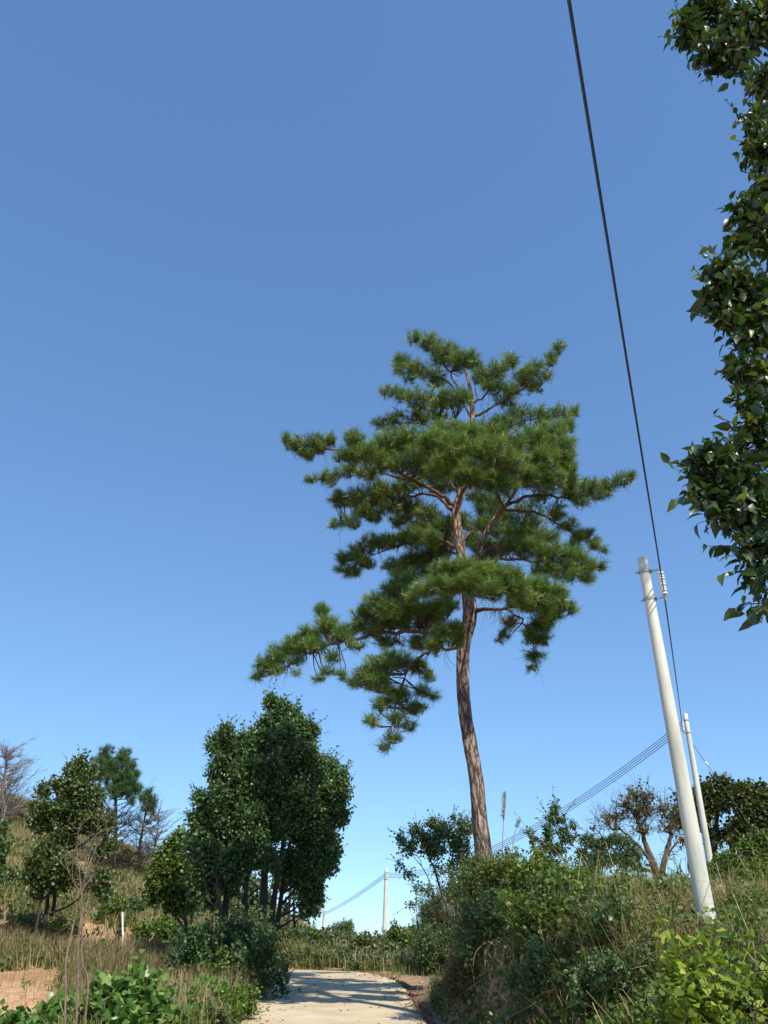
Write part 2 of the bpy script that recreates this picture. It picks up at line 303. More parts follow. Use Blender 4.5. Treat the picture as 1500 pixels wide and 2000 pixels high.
def groundmat():
    m, t, N, Lk = newmat('hillside_soil')
    tc = N.new('ShaderNodeTexCoord')
    n1 = N.new('ShaderNodeTexNoise'); n1.inputs['Scale'].default_value = .35; n1.inputs['Detail'].default_value = 8; n1.inputs['Roughness'].default_value = .6
    n2 = N.new('ShaderNodeTexNoise'); n2.inputs['Scale'].default_value = 5; n2.inputs['Detail'].default_value = 10; n2.inputs['Roughness'].default_value = .7
    for n in (n1, n2): Lk.new(tc.outputs['Object'], n.inputs[0])
    c1 = ramp(N, [(.36, (.16,.13,.07)), (.50, (.33,.24,.14)), (.64, (.45,.31,.19))]); Lk.new(n1.outputs[0], c1.inputs[0])
    # the open patch of orange earth beside the left field
    sx = N.new('ShaderNodeSeparateXYZ'); Lk.new(tc.outputs['Object'], sx.inputs[0])
    f1 = N.new('ShaderNodeMath'); f1.operation = 'MULTIPLY_ADD'; f1.inputs[1].default_value = .34; Lk.new(sx.outputs[1], f1.inputs[0]); Lk.new(sx.outputs[0], f1.inputs[2])
    f2 = N.new('ShaderNodeMapRange'); f2.inputs[1].default_value, f2.inputs[2].default_value = 1.2, -.4; Lk.new(f1.outputs[0], f2.inputs[0])
    f3 = N.new('ShaderNodeMapRange'); f3.inputs[1].default_value, f3.inputs[2].default_value = 31, 28.5; Lk.new(sx.outputs[1], f3.inputs[0])
    f4 = N.new('ShaderNodeMath'); f4.operation = 'MULTIPLY'; Lk.new(f2.outputs[0], f4.inputs[0]); Lk.new(f3.outputs[0], f4.inputs[1])
    c1b = ramp(N, [(.36, (.42,.25,.13)), (.60, (.62,.40,.23))]); Lk.new(n1.outputs[0], c1b.inputs[0])
    qo = N.new('ShaderNodeMix'); qo.data_type = 'RGBA'; Lk.new(f4.outputs[0], qo.inputs[0]); Lk.new(c1.outputs[0], qo.inputs[6]); Lk.new(c1b.outputs[0], qo.inputs[7])
    c2 = ramp(N, [(.3, (.6,.58,.55)), (.7, (1.15,1.12,1.1))]); Lk.new(n2.outputs[0], c2.inputs[0])
    q = N.new('ShaderNodeMix'); q.data_type = 'RGBA'; q.blend_type = 'MULTIPLY'; q.inputs[0].default_value = 1
    Lk.new(qo.outputs[2], q.inputs[6]); Lk.new(c2.outputs[0], q.inputs[7])
    p = N.new('ShaderNodeBsdfPrincipled'); p.inputs['Roughness'].default_value = .95; p.inputs['Specular IOR Level'].default_value = .1
    Lk.new(q.outputs[2], p.inputs['Base Color'])
    b = N.new('ShaderNodeBump'); b.inputs['Strength'].default_value = .6; b.inputs['Distance'].default_value = .08; Lk.new(n2.outputs[0], b.inputs['Height']); Lk.new(b.outputs[0], p.inputs['Normal'])
    o = N.new('ShaderNodeOutputMaterial'); Lk.new(p.outputs[0], o.inputs[0]); return m
tag(mb.build('ground', groundmat(), smooth=True), 'brown earth hillside and banks on both sides of the lane', 'ground', kind='structure')

# road strip with slightly ragged edges
def strip(name, mat, lo, hi, dz, label, cat, seed, rag=.05, thick=.12):
    r = rng(seed); T = nrm(np.gradient(RP, axis=0)); Nn = np.stack([T[:, 1], -T[:, 0]], 1)
    D = 4; Q = np.concatenate([RP[i] + (RP[i+1]-RP[i]) * np.linspace(0, 1, D, endpoint=False)[:, None] for i in range(len(RP)-1)])
    T = nrm(np.gradient(Q, axis=0)); Nn = np.stack([T[:, 1], -T[:, 0]], 1)
    offs = np.array([lo, lo+.08] + list(np.linspace(lo+.4, hi-.4, 6)) + [hi-.08, hi])
    m = len(Q); k = len(offs); O = np.tile(offs, (m, 1)); e = r.normal(0, rag, (m, 2)); e = (e + np.roll(e, 1, 0)) / 1.5
    O[:, 0:2] += e[:, 0:1]; O[:, -2:] += e[:, 1:2]
    if name == 'road_shoulder': O[:, -2:] -= (.75 * sstep((Q[:, 1] - 23) / 4))[:, None]
    XY = Q[:, None] + O[..., None] * Nn[:, None]
    Z = np.repeat(roadz_s(Q[:, 1])[:, None], k, 1) + dz; Z[:, 0] -= thick; Z[:, -1] -= thick
    V = np.dstack([XY, Z]); b = MB(); i = (np.arange(m-1)[:, None] * k + np.arange(k-1)[None]).ravel()
    b.add(V, np.stack([i, i+1, i+k+1, i+k], 1)); return tag(b.build(name, mat, smooth=False), label, cat, kind='structure')
M_ROAD = surfmat('pale_concrete', [(.3, (.49,.395,.255)), (.7, (.65,.535,.36))], scale=1.6, rough=.9, bump=.25, bscale=40, spec=.15, stops2=[(.3, (.82,.78,.72)), (.6, (1,1,1))], scale2=.5)
M_SHOULDER = surfmat('red_brown_litter', [(.3, (.13,.065,.035)), (.55, (.27,.14,.08)), (.75, (.42,.27,.17))], scale=3, rough=.95, bump=.5, bscale=25)
strip('road_shoulder', M_SHOULDER, -2.6, 2.45, -.045, 'reddish earth shoulder strewn with leaf litter beside the lane', 'road shoulder', 5, .12, .25)
strip('road', M_ROAD, -1.95, 1.72, 0, 'pale concrete country lane bending left past the trees', 'road', 3, .04)

# ------------------------------------------------------------------ crowns
def near_pt(poly, Q):
    d = np.linalg.norm(Q[:, None] - poly[None], axis=2); i = d.argmin(1); return poly[i], d.min(1)
def pad_pts(r, pads, Y0, dens, hub_n, squash=.9, rad=1.0, up=.15, shell=.45, pull=0.):
    """pads (px,py,rx,ry,depth[,tone,density]) -> hubs, tips"""
    hubs, tips, hid, tone = [], [], [], []
    for pd in pads:
        px, py, rx, ry, dp = pd[:5]; tn = pd[5] if len(pd) > 5 else 0; dm = pd[6] if len(pd) > 6 else 1
        c = at(px, py, Y0 + dp); s = mpp(py, Y0 + dp); R3 = np.array([rx*s, max(rx, ry)*s*squash, ry*s]) * rad
        n = max(4, int(dens * dm * rx * ry)); h = max(1, int(round(n / hub_n)))
        H = c + rdir(r, h) * R3 * (r.uniform(0, 1, (h, 1)) ** .6) * .72; H[:, 2] -= R3[2] * .12
        base = len(hubs) and sum(len(x) for x in hubs)
        U = rdir(r, n) * (r.uniform(0, 1, (n, 1)) ** shell); Tp = c + U * R3; Tp[:, 2] += up * R3[2]
        k = np.linalg.norm(Tp[:, None] - H[None], axis=2).argmin(1)
        if pull: H = c + (H - c) * 1.25; Tp = H[k] + (Tp - H[k]) * (1 - pull * r.uniform(.4, 1.3, (n, 1)))
        hubs.append(H); tips.append(Tp); hid.append(k + base); tone.append(np.full(n, tn))
    return np.concatenate(hubs), np.concatenate(tips), np.concatenate(hid), np.concatenate(tone)

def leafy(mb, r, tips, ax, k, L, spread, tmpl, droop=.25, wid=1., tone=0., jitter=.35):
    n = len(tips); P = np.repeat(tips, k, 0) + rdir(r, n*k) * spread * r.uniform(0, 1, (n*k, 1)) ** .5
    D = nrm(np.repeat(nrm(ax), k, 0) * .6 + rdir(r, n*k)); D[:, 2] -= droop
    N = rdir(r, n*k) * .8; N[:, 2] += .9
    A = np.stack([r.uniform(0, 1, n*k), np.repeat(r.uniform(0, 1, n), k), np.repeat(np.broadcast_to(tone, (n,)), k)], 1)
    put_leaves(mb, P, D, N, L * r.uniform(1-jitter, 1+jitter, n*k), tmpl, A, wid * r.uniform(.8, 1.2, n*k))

def sprays(wm, fm, r, tips, org, frac, Ls, L, tmpl, tone, droop=.3, wid=1., step=.07):
    """twigs that stick out of the leaf mass with leaves set alternately along them"""
    m = int(len(tips) * frac)
    if m < 1: return
    i = r.choice(len(tips), m, replace=False); a = tips[i]; out = nrm(a - org) * .9 + rdir(r, m) * .7; out[:, 2] += .15; out = nrm(out)
    ln = Ls * r.uniform(.5, 1.3, m); K = max(4, int(Ls / step)); e = a + out * ln[:, None]; e[:, 2] -= droop * ln * .5
    segs(wm, a, e, .005, .0025, 3, np.stack([np.zeros(m), np.zeros(m), ln*.06], 1))
    t = np.linspace(.15, 1, K)[None, :, None]; P = (a[:, None]*(1-t) + e[:, None]*t).reshape(-1, 3)
    D = np.repeat(out, K, 0) * .7 + rdir(r, m*K) * .8; D[:, 2] -= droop
    N = rdir(r, m*K)*.8; N[:, 2] += .9; n = m*K
    put_leaves(fm, P, D, N, L * r.uniform(.6, 1.15, n), tmpl, np.stack([r.uniform(0, 1, n), np.repeat(r.uniform(0, 1, m), K), np.full(n, .04) + np.repeat(np.broadcast_to(tone, (len(tips),))[i], K)], 1), wid)
def broad_tree(name, label, cat, Y0, trunks, pads, mat, L=.10, dens=.1, k=9, tmpl=T_BROAD, spread=.16, trunk_r=.11, bark=None, group=None, seed=None, hub_n=8, shell=.4, wood=1.0, droop=.25, wid=1., basez=None, limb_r=.045, twigs=True, up=.05, spray=.10, sprayL=.45, pull=.35, rad=1.0, bare_n=0, bareL=.5):
    """broadleaf tree: trunk(s), limbs to every clump of the crown, twigs, then leaves"""
    bark = bark or M_TRUNK; r = rng(seed or label)
    b0 = at(trunks[0][0][0], trunks[0][0][1], Y0 + trunks[0][0][2]); gz = float(ground(b0[0], b0[1]))
    root = thing(name, (b0[0], b0[1], gz), label, cat, group); org = np.array([b0[0], b0[1], gz])
    wood_mb = MB(); polys = []
    for tr in trunks:
        pts = np.array([at(p[0], p[1], Y0 + p[2]) for p in tr]); g = float(ground(pts[0][0], pts[0][1]))
        if tr[0] is not None and pts[0][2] > g - .1 and len(tr[0]) < 4: pts = np.vstack([[pts[0][0] + r.normal(0, .03), pts[0][1], g - .15], pts])
        pl = spline(pts, 5); pl[1:-1] += r.normal(0, .012, pl[1:-1].shape); tube(wood_mb, pl, np.linspace(1, .3, len(pl)) ** .8 * trunk_r * (tr[0][4] if len(tr[0]) > 4 else 1), 8); polys.append(pl)
    P = np.concatenate(polys)
    hubs, tips, hid, tone = pad_pts(r, pads, Y0, dens, hub_n, shell=shell, up=up, pull=pull, rad=rad)
    limbs = []
    for pd in pads:
        c = at(pd[0], pd[1], Y0 + pd[4]); hd = np.linalg.norm(P[:, :2] - c[:2], axis=1); zt = c[2] - .15 - .7 * hd
        i = (np.abs(P[:, 2] - zt) + .6*hd).argmin(); a = P[i]; mid = (a + c) / 2 + np.array([0, 0, -.08 * np.linalg.norm(c - a)]) + r.normal(0, .06, 3)
        pl = spline(np.array([a, mid, c]), 5); tube(wood_mb, pl, np.linspace(1, .3, len(pl)) * limb_r * wood, 6); limbs.append(pl)
    LP = np.concatenate(limbs + polys); a, _ = near_pt(LP, hubs)
    if bare_n:   # fine leafless twigs forking off the limbs
        LL = np.concatenate(limbs); q = LL[r.integers(0, len(LL), bare_n)]; e = q + rdir(r, bare_n) * r.uniform(.25, 1, (bare_n, 1)) * bareL; e[:, 2] += .35 * bareL
        segs(wood_mb, q, e, .010, .005, 3, r.normal(0, .05, q.shape))
        for _k in range(3):
            q2 = q + (e - q) * r.uniform(.35, .95, (bare_n, 1)); segs(wood_mb, q2, q2 + (e - q) * .35 + rdir(r, bare_n) * bareL * .3, .005, .003, 3)
    segs(wood_mb, a, hubs, .018*wood, .008*wood, 4, r.normal(0, .05, hubs.shape))
    if twigs: segs(wood_mb, hubs[hid], tips, .008*wood, .004*wood, 3, r.normal(0, .03, tips.shape))
    fm = MB(); leafy(fm, r, tips, tips - hubs[hid], k, L, spread, tmpl, droop=droop, wid=wid, tone=tone)
    sprays(wood_mb, fm, r, tips, np.array([tips[:,0].mean(), tips[:,1].mean(), tips[:,2].min()]), spray, sprayL, L, tmpl, tone, droop, wid)
    wood_mb.build('trunk', bark, root, smooth=True, origin=org)
    fm.build('crown', mat, root, origin=org)
    return root

# ------------------------------------------------------------------ the big pine
YP = 17.5
def build_pine():
    r = rng('bigpine')
    b = at(950, 1705, YP); gz = float(ground(b[0], YP)); org = np.array([b[0], YP, gz])
    root = thing('pine_tree', org, 'tall lone pine with a bent reddish trunk standing on the right bank', 'pine tree')
    def A3(p): return at(p[0], p[1], YP + p[2])
    tr = [(955,1760,0,.225),(951,1712,0,.205),(944,1660,0,.175),(936,1600,0,.160),(929,1520,0,.150),(918,1455,0,.152),(908,1390,0,.142),(904,1320,0,.145),(907,1255,0,.150),(918,1205,0,.168),(913,1150,0,.150),(902,1095,.1,.125),(893,1030,.2,.112),(891,995,.2,.108),(900,965,.1,.10),(912,920,0,.085),(921,860,0,.072),(923,800,0,.062),(918,760,0,.048),(908,720,0,.030)]
    pts = np.array([A3(t) for t in tr]); rad = np.array([t[3] for t in tr]); pts[0][2] = gz - .25
    pl = spline(pts, 5); rr = np.interp(np.linspace(0, 1, len(pl)), np.linspace(0, 1, len(rad)), rad)
    n = 20; T = nrm(np.gradient(pl, axis=0)); a = nrm(np.cross(T, np.array([0,1.,0]))); bb = np.cross(T, a); th = np.arange(n)/n*2*math.pi
    w_ = 1 + .06*np.sin(3*th[None] + pl[:, 2:3]*1.1) + r.normal(0, .025, (len(pl), n))
    for k0 in (24, 27, 46): w_[k0:k0+2, 2:6] += .16
    V = pl[:, None] + (rr[:, None]*w_)[..., None]*(np.cos(th)[None,:,None]*a[:,None] + np.sin(th)[None,:,None]*bb[:,None])
    i = np.arange(len(pl)-1)[:, None]*n; j = np.arange(n)[None]; k = (j+1) % n
    tm = MB(); tm.add(V, np.stack([i+j, i+k, i+n+k, i+n+j], -1).reshape(-1, 4)); 
    st = [(917,1190,0,.10),(924,1150,-.1,.095),(931,1090,-.2,.085),(945,1050,-.3,.075),(962,1020,-.45,.068),(985,992,-.6,.06)]
    sp = spline(np.array([A3(t) for t in st]), 5); tube(tm, sp, np.interp(np.linspace(0,1,len(sp)), np.linspace(0,1,len(st)), [t[3] for t in st]), 12)
    tm.build('trunk', M_PBARK, root, smooth=True, origin=org)
    # limbs: (points (px,py,depth), radius at start, pads (px,py,rx,ry,depth,tone,density)); tone paints sunlit front pads lighter, shaded inner pads darker
    LB = [
     ([(923,795,0),(890,745,.1),(850,692,.2),(812,662,.3)], .035, [(810,658,17,11,.3),(838,668,22,15,.2),(868,684,28,19,.1),(895,705,24,20,0),(917,700,18,18,0),(853,705,20,12,.2,0,.6)]),
     ([(922,820,0),(880,752,.3),(830,728,.5),(782,708,.6)], .032, [(785,705,17,15,.6),(778,722,13,10,.6),(812,722,30,16,.5),(850,738,30,14,.4),(800,738,22,9,.5,0,.6)]),
     ([(920,790,0),(955,765,-.3),(978,722,-.4)], .028, [(972,724,20,18,-.4),(998,704,15,17,-.4),(945,735,22,18,-.2),(962,755,24,14,-.3),(930,715,14,12,-.1)]),
     ([(923,815,0),(962,795,-.1),(1012,765,-.2),(1055,738,-.3),(1092,682,-.4)], .04, [(1090,680,11,15,-.4),(1074,702,15,13,-.4),(1045,722,22,15,-.3),(1022,735,24,15,-.3),(1040,755,26,11,-.1),(1000,762,22,12,-.2),(985,785,26,11,0,0,.7),(1070,735,10,10,-.3)]),
     ([(920,848,0),(880,818,.3),(820,795,.5),(752,767,.6)], .036, [(754,765,14,7,.6),(780,772,24,11,.5),(822,778,30,15,.3),(862,780,32,17,-.3,.05),(900,778,26,18,-.5,.08)]),
     ([(918,856,0),(860,838,.6),(800,826,.9),(738,832,1.0)], .034, [(742,828,14,10,1.0),(772,820,26,13,.9),(812,812,32,13,.7),(850,815,24,12,.4),(770,838,24,8,.8,0,.6)]),
     ([(919,868,0),(980,838,.9),(1050,818,1.4),(1126,806,1.5)], .036, [(1124,802,12,11,1.5),(1098,808,22,13,1.4),(1060,814,26,13,1.4),(1020,808,26,12,1.1),(1000,830,30,10,1.0,0,.7),(1060,832,26,9,1.3,0,.7)]),
     ([(892,990,.2),(852,962,-.1),(800,935,-.5),(740,902,-.8),(660,880,-.8),(566,866,-.8)], .065, [(562,862,11,14,-.8),(585,872,22,15,-.8),(618,868,26,17,-.8),(645,860,14,12,-.8),(692,862,21,23,-.9,.05),(680,892,26,15,-.8,.03),(722,888,34,24,-1.0,.07),(760,868,34,24,-.9,.05),(800,862,38,24,-.9,.04),(765,905,34,18,-.9,.02),(820,900,36,26,-1.0,.0),(600,890,22,8,-.7,0,.6)]),
     ([(812,942,-.4),(720,922,.3),(608,936,.6)], .03, [(608,934,15,8,.6),(640,930,22,10,.6),(680,918,26,11,.4),(650,942,20,6,.6,0,.6),(720,925,26,12,.3)]),
     ([(892,1005,.2),(850,968,.5),(800,972,.7),(740,1000,.9),(652,1026,1.0)], .05, [(652,1024,15,8,1.0),(682,1018,26,10,.9),(665,975,22,18,1.0),(705,978,34,24,.9),(742,962,32,22,.7),(722,1004,32,12,.9),(775,962,28,18,.6),(760,990,24,10,.7),(800,945,30,14,.5)]),
     ([(903,962,.1),(915,935,-.9),(900,905,-1.7),(905,880,-2.2)], .05, [(850,868,34,28,-1.9,.06),(892,880,36,32,-2.2,.07),(870,842,34,17,-1.6,.08),(915,850,32,20,-1.9,.08),(870,915,36,22,-2.0,.02),(915,925,34,22,-2.2,.0)]),
     ([(985,992,-.6),(965,950,-1.5),(955,905,-2.2),(960,880,-2.4)], .045, [(955,882,36,32,-2.4,.07),(965,850,26,18,-2.0,.06),(990,905,36,26,-2.3,.05),(945,935,36,22,-2.2,.0),(985,945,34,18,-2.0,.0),(1000,870,28,26,-2.0,.08)]),
     ([(985,992,-.6),(1012,950,-.9),(1045,905,-1.3),(1085,852,-1.4)], .045, [(1040,862,34,24,-1.4,.08),(1078,845,32,19,-1.3,.07),(1108,832,16,15,-1.0,.03),(1095,880,30,26,-1.4,.09),(1058,900,36,26,-1.6,.08),(1105,915,24,24,-1.3,.07),(1030,930,36,22,-1.6,.03),(1075,940,34,20,-1.4,.03),(1112,945,22,15,-1.1,.02)]),
     ([(985,990,-.6),(1040,968,-.7),(1110,972,-.7),(1180,958,-.7),(1232,932,-.7)], .045, [(1232,930,9,11,-.7),(1212,938,15,10,-.7),(1185,948,20,11,-.7),(1152,952,24,14,-.7),(1118,965,24,13,-.7),(1172,966,22,8,-.7),(1135,980,22,8,-.6,0,.8),(1060,968,34,11,-.7,0,.5),(1090,990,28,9,-.6,0,.5)]),
     ([(985,995,-.5),(1045,1002,-.2),(1110,1035,0),(1184,1076,.1)], .04, [(1180,1074,9,7,.1),(1158,1064,18,11,.1,.05),(1130,1048,22,13,.0,.07),(1108,1028,20,13,0,.06),(1085,1008,20,11,-.1,.03),(1120,1066,20,8,.1,0,.6),(1150,1040,14,9,0,0,.7)]),
     ([(930,1100,-.2),(1000,1092,-.5),(1080,1098,-.8),(1178,1110,-.9)], .045, [(1178,1106,9,9,-.9),(1152,1104,20,15,-.9,.03),(1118,1090,28,18,-.9,.07),(1078,1080,32,18,-.8,.06),(1038,1074,30,17,-.6,.0),(1000,1066,28,17,-.3),(1108,1118,30,17,-.9,.05),(1068,1112,30,14,-.7,.0),(1145,1128,18,9,-.9,.02)]),
     ([(897,1060,.1),(935,1030,.8),(975,1015,1.2)], .04, [(950,1030,34,22,.9,-.05),(985,1010,30,15,1.2,-.05),(930,1060,28,17,.7,-.05),(1010,1040,26,13,1.1,-.05,.7),(900,1020,26,18,1.1,-.05),(960,985,36,12,1.2,-.05,.7)]),
     ([(898,1072,.1),(850,1052,.4),(780,1066,.8),(700,1096,1.0)], .045, [(672,1092,14,15,1.0),(698,1080,22,18,1.0),(730,1062,26,17,.9),(690,1115,20,11,1.0),(715,1100,22,10,.9),(765,1058,28,15,.8),(802,1050,32,18,.6),(840,1050,28,20,.4),(665,1112,10,7,1.0)]),
     ([(893,1040,.2),(855,1025,.7),(800,1000,1.2)], .035, [(800,990,28,18,1.2,-.05),(835,1008,32,22,1.0,-.05),(862,1040,26,20,.8,-.05),(780,1015,26,14,1.1,-.03),(815,1030,26,14,1.0,-.05)]),
     ([(912,1160,0),(885,1148,-.9),(855,1142,-1.7)], .042, [(868,1118,30,17,-1.6,.08),(905,1108,30,15,-1.8,.09),(832,1152,28,15,-1.6,.08),(872,1146,32,18,-1.8,.06),(912,1138,32,19,-1.9,.07),(805,1165,20,11,-1.2,.03)]),
     ([(921,1165,0),(955,1160,-1.0),(985,1150,-1.9)], .042, [(955,1120,32,18,-1.9,.09),(990,1128,32,20,-2.0,.09),(960,1150,36,18,-2.0,.06),(1010,1150,30,20,-2.0,.08)]),
     ([(920,1192,0),(965,1190,-.6),(1020,1185,-1.1),(1112,1192,-1.5)], .045, [(1045,1148,32,20,-1.3,.07),(1080,1160,30,18,-1.4,.07),(1050,1178,36,16,-1.4,.07),(1092,1180,26,15,-1.5,.08),(1118,1190,12,7,-1.5,.05),(1020,1175,30,15,-1.3,.05),(1075,1200,28,11,-1.4,.03)]),
     ([(930,1195,-.1),(985,1190,-.5),(1022,1215,-.7),(1042,1260,-.8),(1048,1300,-.8)], .035, [(1055,1222,28,15,-.8,.03),(1040,1245,24,14,-.8,.03,.8),(1062,1248,18,13,-.8,.0,.7),(1045,1282,20,15,-.8,.0,.5),(1040,1304,13,7,-.8,.0,.5),(985,1238,13,13,-.3,0,.6),(978,1252,8,8,-.3,0,.6),(1000,1215,18,11,-.5,0,.6)]),
     ([(905,1245,0),(850,1236,.2),(760,1233,.3),(700,1245,.3),(620,1268,.3),(560,1302,.3),(502,1326,.3)], .062, [(506,1318,13,9,.3),(518,1298,20,14,.3),(545,1280,24,17,.3,.02),(572,1262,26,18,.3),(605,1242,28,18,.3),(640,1222,28,18,.3),(632,1194,16,16,.3),(668,1240,26,17,.3),(610,1260,30,11,.2),(575,1290,22,9,.3,0,.6),(540,1310,22,9,.3),(580,1312,10,7,.3,0,.5),(650,1285,15,18,.3,0,.6),(640,1312,18,11,.3,0,.6),(622,1326,13,8,.3,0,.7),(668,1318,12,11,.3,0,.6),(695,1262,22,10,.3,0,.6)]),
     ([(752,1234,.3),(745,1205,.1),(765,1165,0),(785,1140,0)], .032, [(738,1180,30,18,.1,.0),(768,1152,26,18,0,.0),(712,1200,26,14,.3),(760,1190,28,18,-.2,.12),(795,1170,24,15,.1),(700,1222,22,12,.3),(790,1135,20,12,.2)]),
     ([(850,1236,.2),(820,1225,.5),(780,1222,.7)], .022, [(800,1218,30,10,.6,0,.6),(840,1215,28,10,.5,0,.6),(820,1245,28,9,.4,0,.5),(770,1215,32,14,.5,0,.8),(725,1235,30,12,.4,0,.7),(860,1190,30,16,.3,.02,.9),(825,1190,28,16,.2,.05,.9)]),
     ([(902,1268,0),(842,1270,.0),(806,1296,-.1),(782,1345,-.2),(770,1400,-.2),(762,1455,-.2)], .045, [(775,1288,30,16,0),(738,1302,32,19,-.2),(712,1320,24,15,-.2,.05),(690,1334,14,9,-.2),(735,1335,30,14,-.2,.04),(812,1302,24,13,.1),(838,1320,13,15,.2,0,.7),(848,1360,11,8,.2,0,.8),(825,1352,17,12,.1,0,.7),(775,1358,28,17,-.2),(808,1382,26,13,-.1,0,.8),(745,1375,20,12,-.2,0,.8),(728,1408,15,11,-.3,0,.8),(775,1405,24,14,-.2,0,.7),(800,1418,15,9,-.2,0,.7),(768,1438,20,11,-.2,0,.6),(748,1460,15,8,-.2,0,.7)]),
     ([(897,1085,.1),(870,1075,.9),(840,1085,1.3)], .035, [(845,1085,34,22,1.2,-.06),(870,1060,30,22,1.2,-.06),(812,1095,30,18,1.2,-.04),(775,1105,28,16,1.1,-.03),(870,1030,28,22,1.3,-.06),(845,1120,34,16,1.0,-.03),(790,1125,30,14,.9,0)]),
     ([(931,1090,-.2),(975,1060,.6),(1030,1040,1.2)], .035, [(960,1075,30,20,.9,-.05),(1000,1045,32,20,1.2,-.05),(1035,1030,30,18,1.3,-.04),(940,1100,26,16,.8,-.05),(1065,1050,30,16,1.1,-.02),(1030,995,36,14,.9,-.03,.7),(960,1000,30,16,1.3,-.06)]),
     ([(900,965,.1),(870,935,.9),(830,905,1.4)], .035, [(840,930,32,18,1.2,-.05),(865,950,28,16,1.0,-.05),(880,925,26,18,1.1,-.05),(940,970,30,14,1.2,-.05),(960,840,34,18,1.3,0),(985,820,26,12,1.2,0)]),
     ([(905,1240,0),(850,1215,.8),(790,1195,1.0)], .03, [(840,1205,34,16,.9,-.03),(790,1200,34,18,1.0,-.03),(750,1215,34,16,1.0,-.03),(870,1180,28,18,.8,-.03),(760,1255,36,12,.9,-.03,.7),(820,1260,28,12,.7,-.03,.6)]),
     ([(912,1225,0),(893,1240,-.7),(862,1260,-1.2)], .028, [(868,1238,26,16,-1.2,.14),(885,1228,22,14,-1.1,.12),(852,1262,22,11,-1.2,.12),(895,1250,16,11,-1.0,.10)]),
    ]
    for li, (pts, r0, pads) in enumerate(LB):
        pl = spline(np.array([A3(p) for p in pts]), 6); pl[1:] += r.normal(0, .018, pl[1:].shape)
        wm = MB(); tube(wm, pl, np.linspace(1, .22, len(pl)) * r0, 7)
        hubs, tips, hid, tone = pad_pts(r, pads, YP, .165, 8, squash=1.0, rad=1.12, up=.10, shell=.55, pull=.22)
        a, dd = near_pt(pl, hubs); segs(wm, a, hubs, .016, .009, 4, r.normal(0, .05, hubs.shape) - np.array([0,0,.06]))
        sg = r.normal(0, .02, tips.shape); sg[:, 2] -= .03
        segs(wm, hubs[hid], tips, .0065, .0045, 3, sg)
        # bare dead twigs and a few cones under the limb
        nb = 8 + int(len(tips) * .10); q = pl[r.integers(3, len(pl), nb)]; e = q + rdir(r, nb) * r.uniform(.2, .55, (nb, 1)); e[:, 2] -= .12
        segs(wm, q, e, .006, .002, 3, r.normal(0, .05, q.shape))
        bo = wm.build('branch', M_LIMB, root, smooth=True, origin=org)
        ax = nrm(tips - hubs[hid]) * .75; ax[:, 2] += .45; out = tips - pl[0]; ax += nrm(out) * .45
        fm = MB(); needles(fm, r, tips, ax, 42, .165, .0066); 
        fm.a = [x + np.stack([np.zeros(len(x)), np.zeros(len(x)), np.repeat(tone + r.normal(0, .12, len(tone)), 42)], 1) for x in fm.a]
        fm.build('needle_foliage', M_PINE, bo, origin=org)
        for q_ in tips[r.integers(0, len(tips), 2)]:
            cn = MB(); c = spline(np.array([q_, q_ + [0,0,-.03], q_ + [.004,0,-.065]]), 3); tube(cn, c, [.006,.018,.024,.024,.018,.011,.004][:len(c)], 6)
            cn.build('cone', M_TRUNK, bo, origin=org)
build_pine()

#PART2
# ------------------------------------------------------------------ broadleaf trees on the left
G_L = 'dark leafy trees crowded on the left of the lane'  # pad tone paints the sunlit crown tops lighter than the foliage below
def TR(px, py0, py1, lean=0, d=0, k=1.0):   # simple trunk from (px,py0) up to py1
    return [(px, py0, d, 0, k), (px + lean*.4, (py0+py1)/2 + 10, d, 0), (px + lean, py1, d, 0)]
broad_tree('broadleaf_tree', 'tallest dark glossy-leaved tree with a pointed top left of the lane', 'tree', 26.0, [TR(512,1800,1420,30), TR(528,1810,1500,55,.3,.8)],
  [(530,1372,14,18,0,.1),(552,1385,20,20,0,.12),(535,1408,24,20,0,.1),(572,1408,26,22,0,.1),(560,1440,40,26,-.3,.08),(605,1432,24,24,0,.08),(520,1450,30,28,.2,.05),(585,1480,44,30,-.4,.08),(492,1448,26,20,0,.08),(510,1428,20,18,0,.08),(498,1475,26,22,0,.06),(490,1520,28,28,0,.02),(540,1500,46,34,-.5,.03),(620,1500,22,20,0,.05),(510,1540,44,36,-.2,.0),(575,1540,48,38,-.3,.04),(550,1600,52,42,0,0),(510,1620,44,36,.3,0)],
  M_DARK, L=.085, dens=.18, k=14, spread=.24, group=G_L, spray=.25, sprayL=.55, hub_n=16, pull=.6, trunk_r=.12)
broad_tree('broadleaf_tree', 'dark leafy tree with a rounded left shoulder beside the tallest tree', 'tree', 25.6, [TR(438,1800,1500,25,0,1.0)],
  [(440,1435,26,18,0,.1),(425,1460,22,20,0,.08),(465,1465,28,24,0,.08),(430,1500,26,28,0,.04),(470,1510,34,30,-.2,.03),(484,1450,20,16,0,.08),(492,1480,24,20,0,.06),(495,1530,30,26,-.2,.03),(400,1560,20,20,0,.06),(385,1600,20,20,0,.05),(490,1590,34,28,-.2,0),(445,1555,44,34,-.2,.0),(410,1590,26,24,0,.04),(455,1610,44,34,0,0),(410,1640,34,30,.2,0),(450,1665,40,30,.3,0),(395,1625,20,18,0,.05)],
  M_DARK, L=.085, dens=.18, k=14, spread=.24, group=G_L, spray=.25, sprayL=.55, hub_n=16, pull=.6, trunk_r=.10)
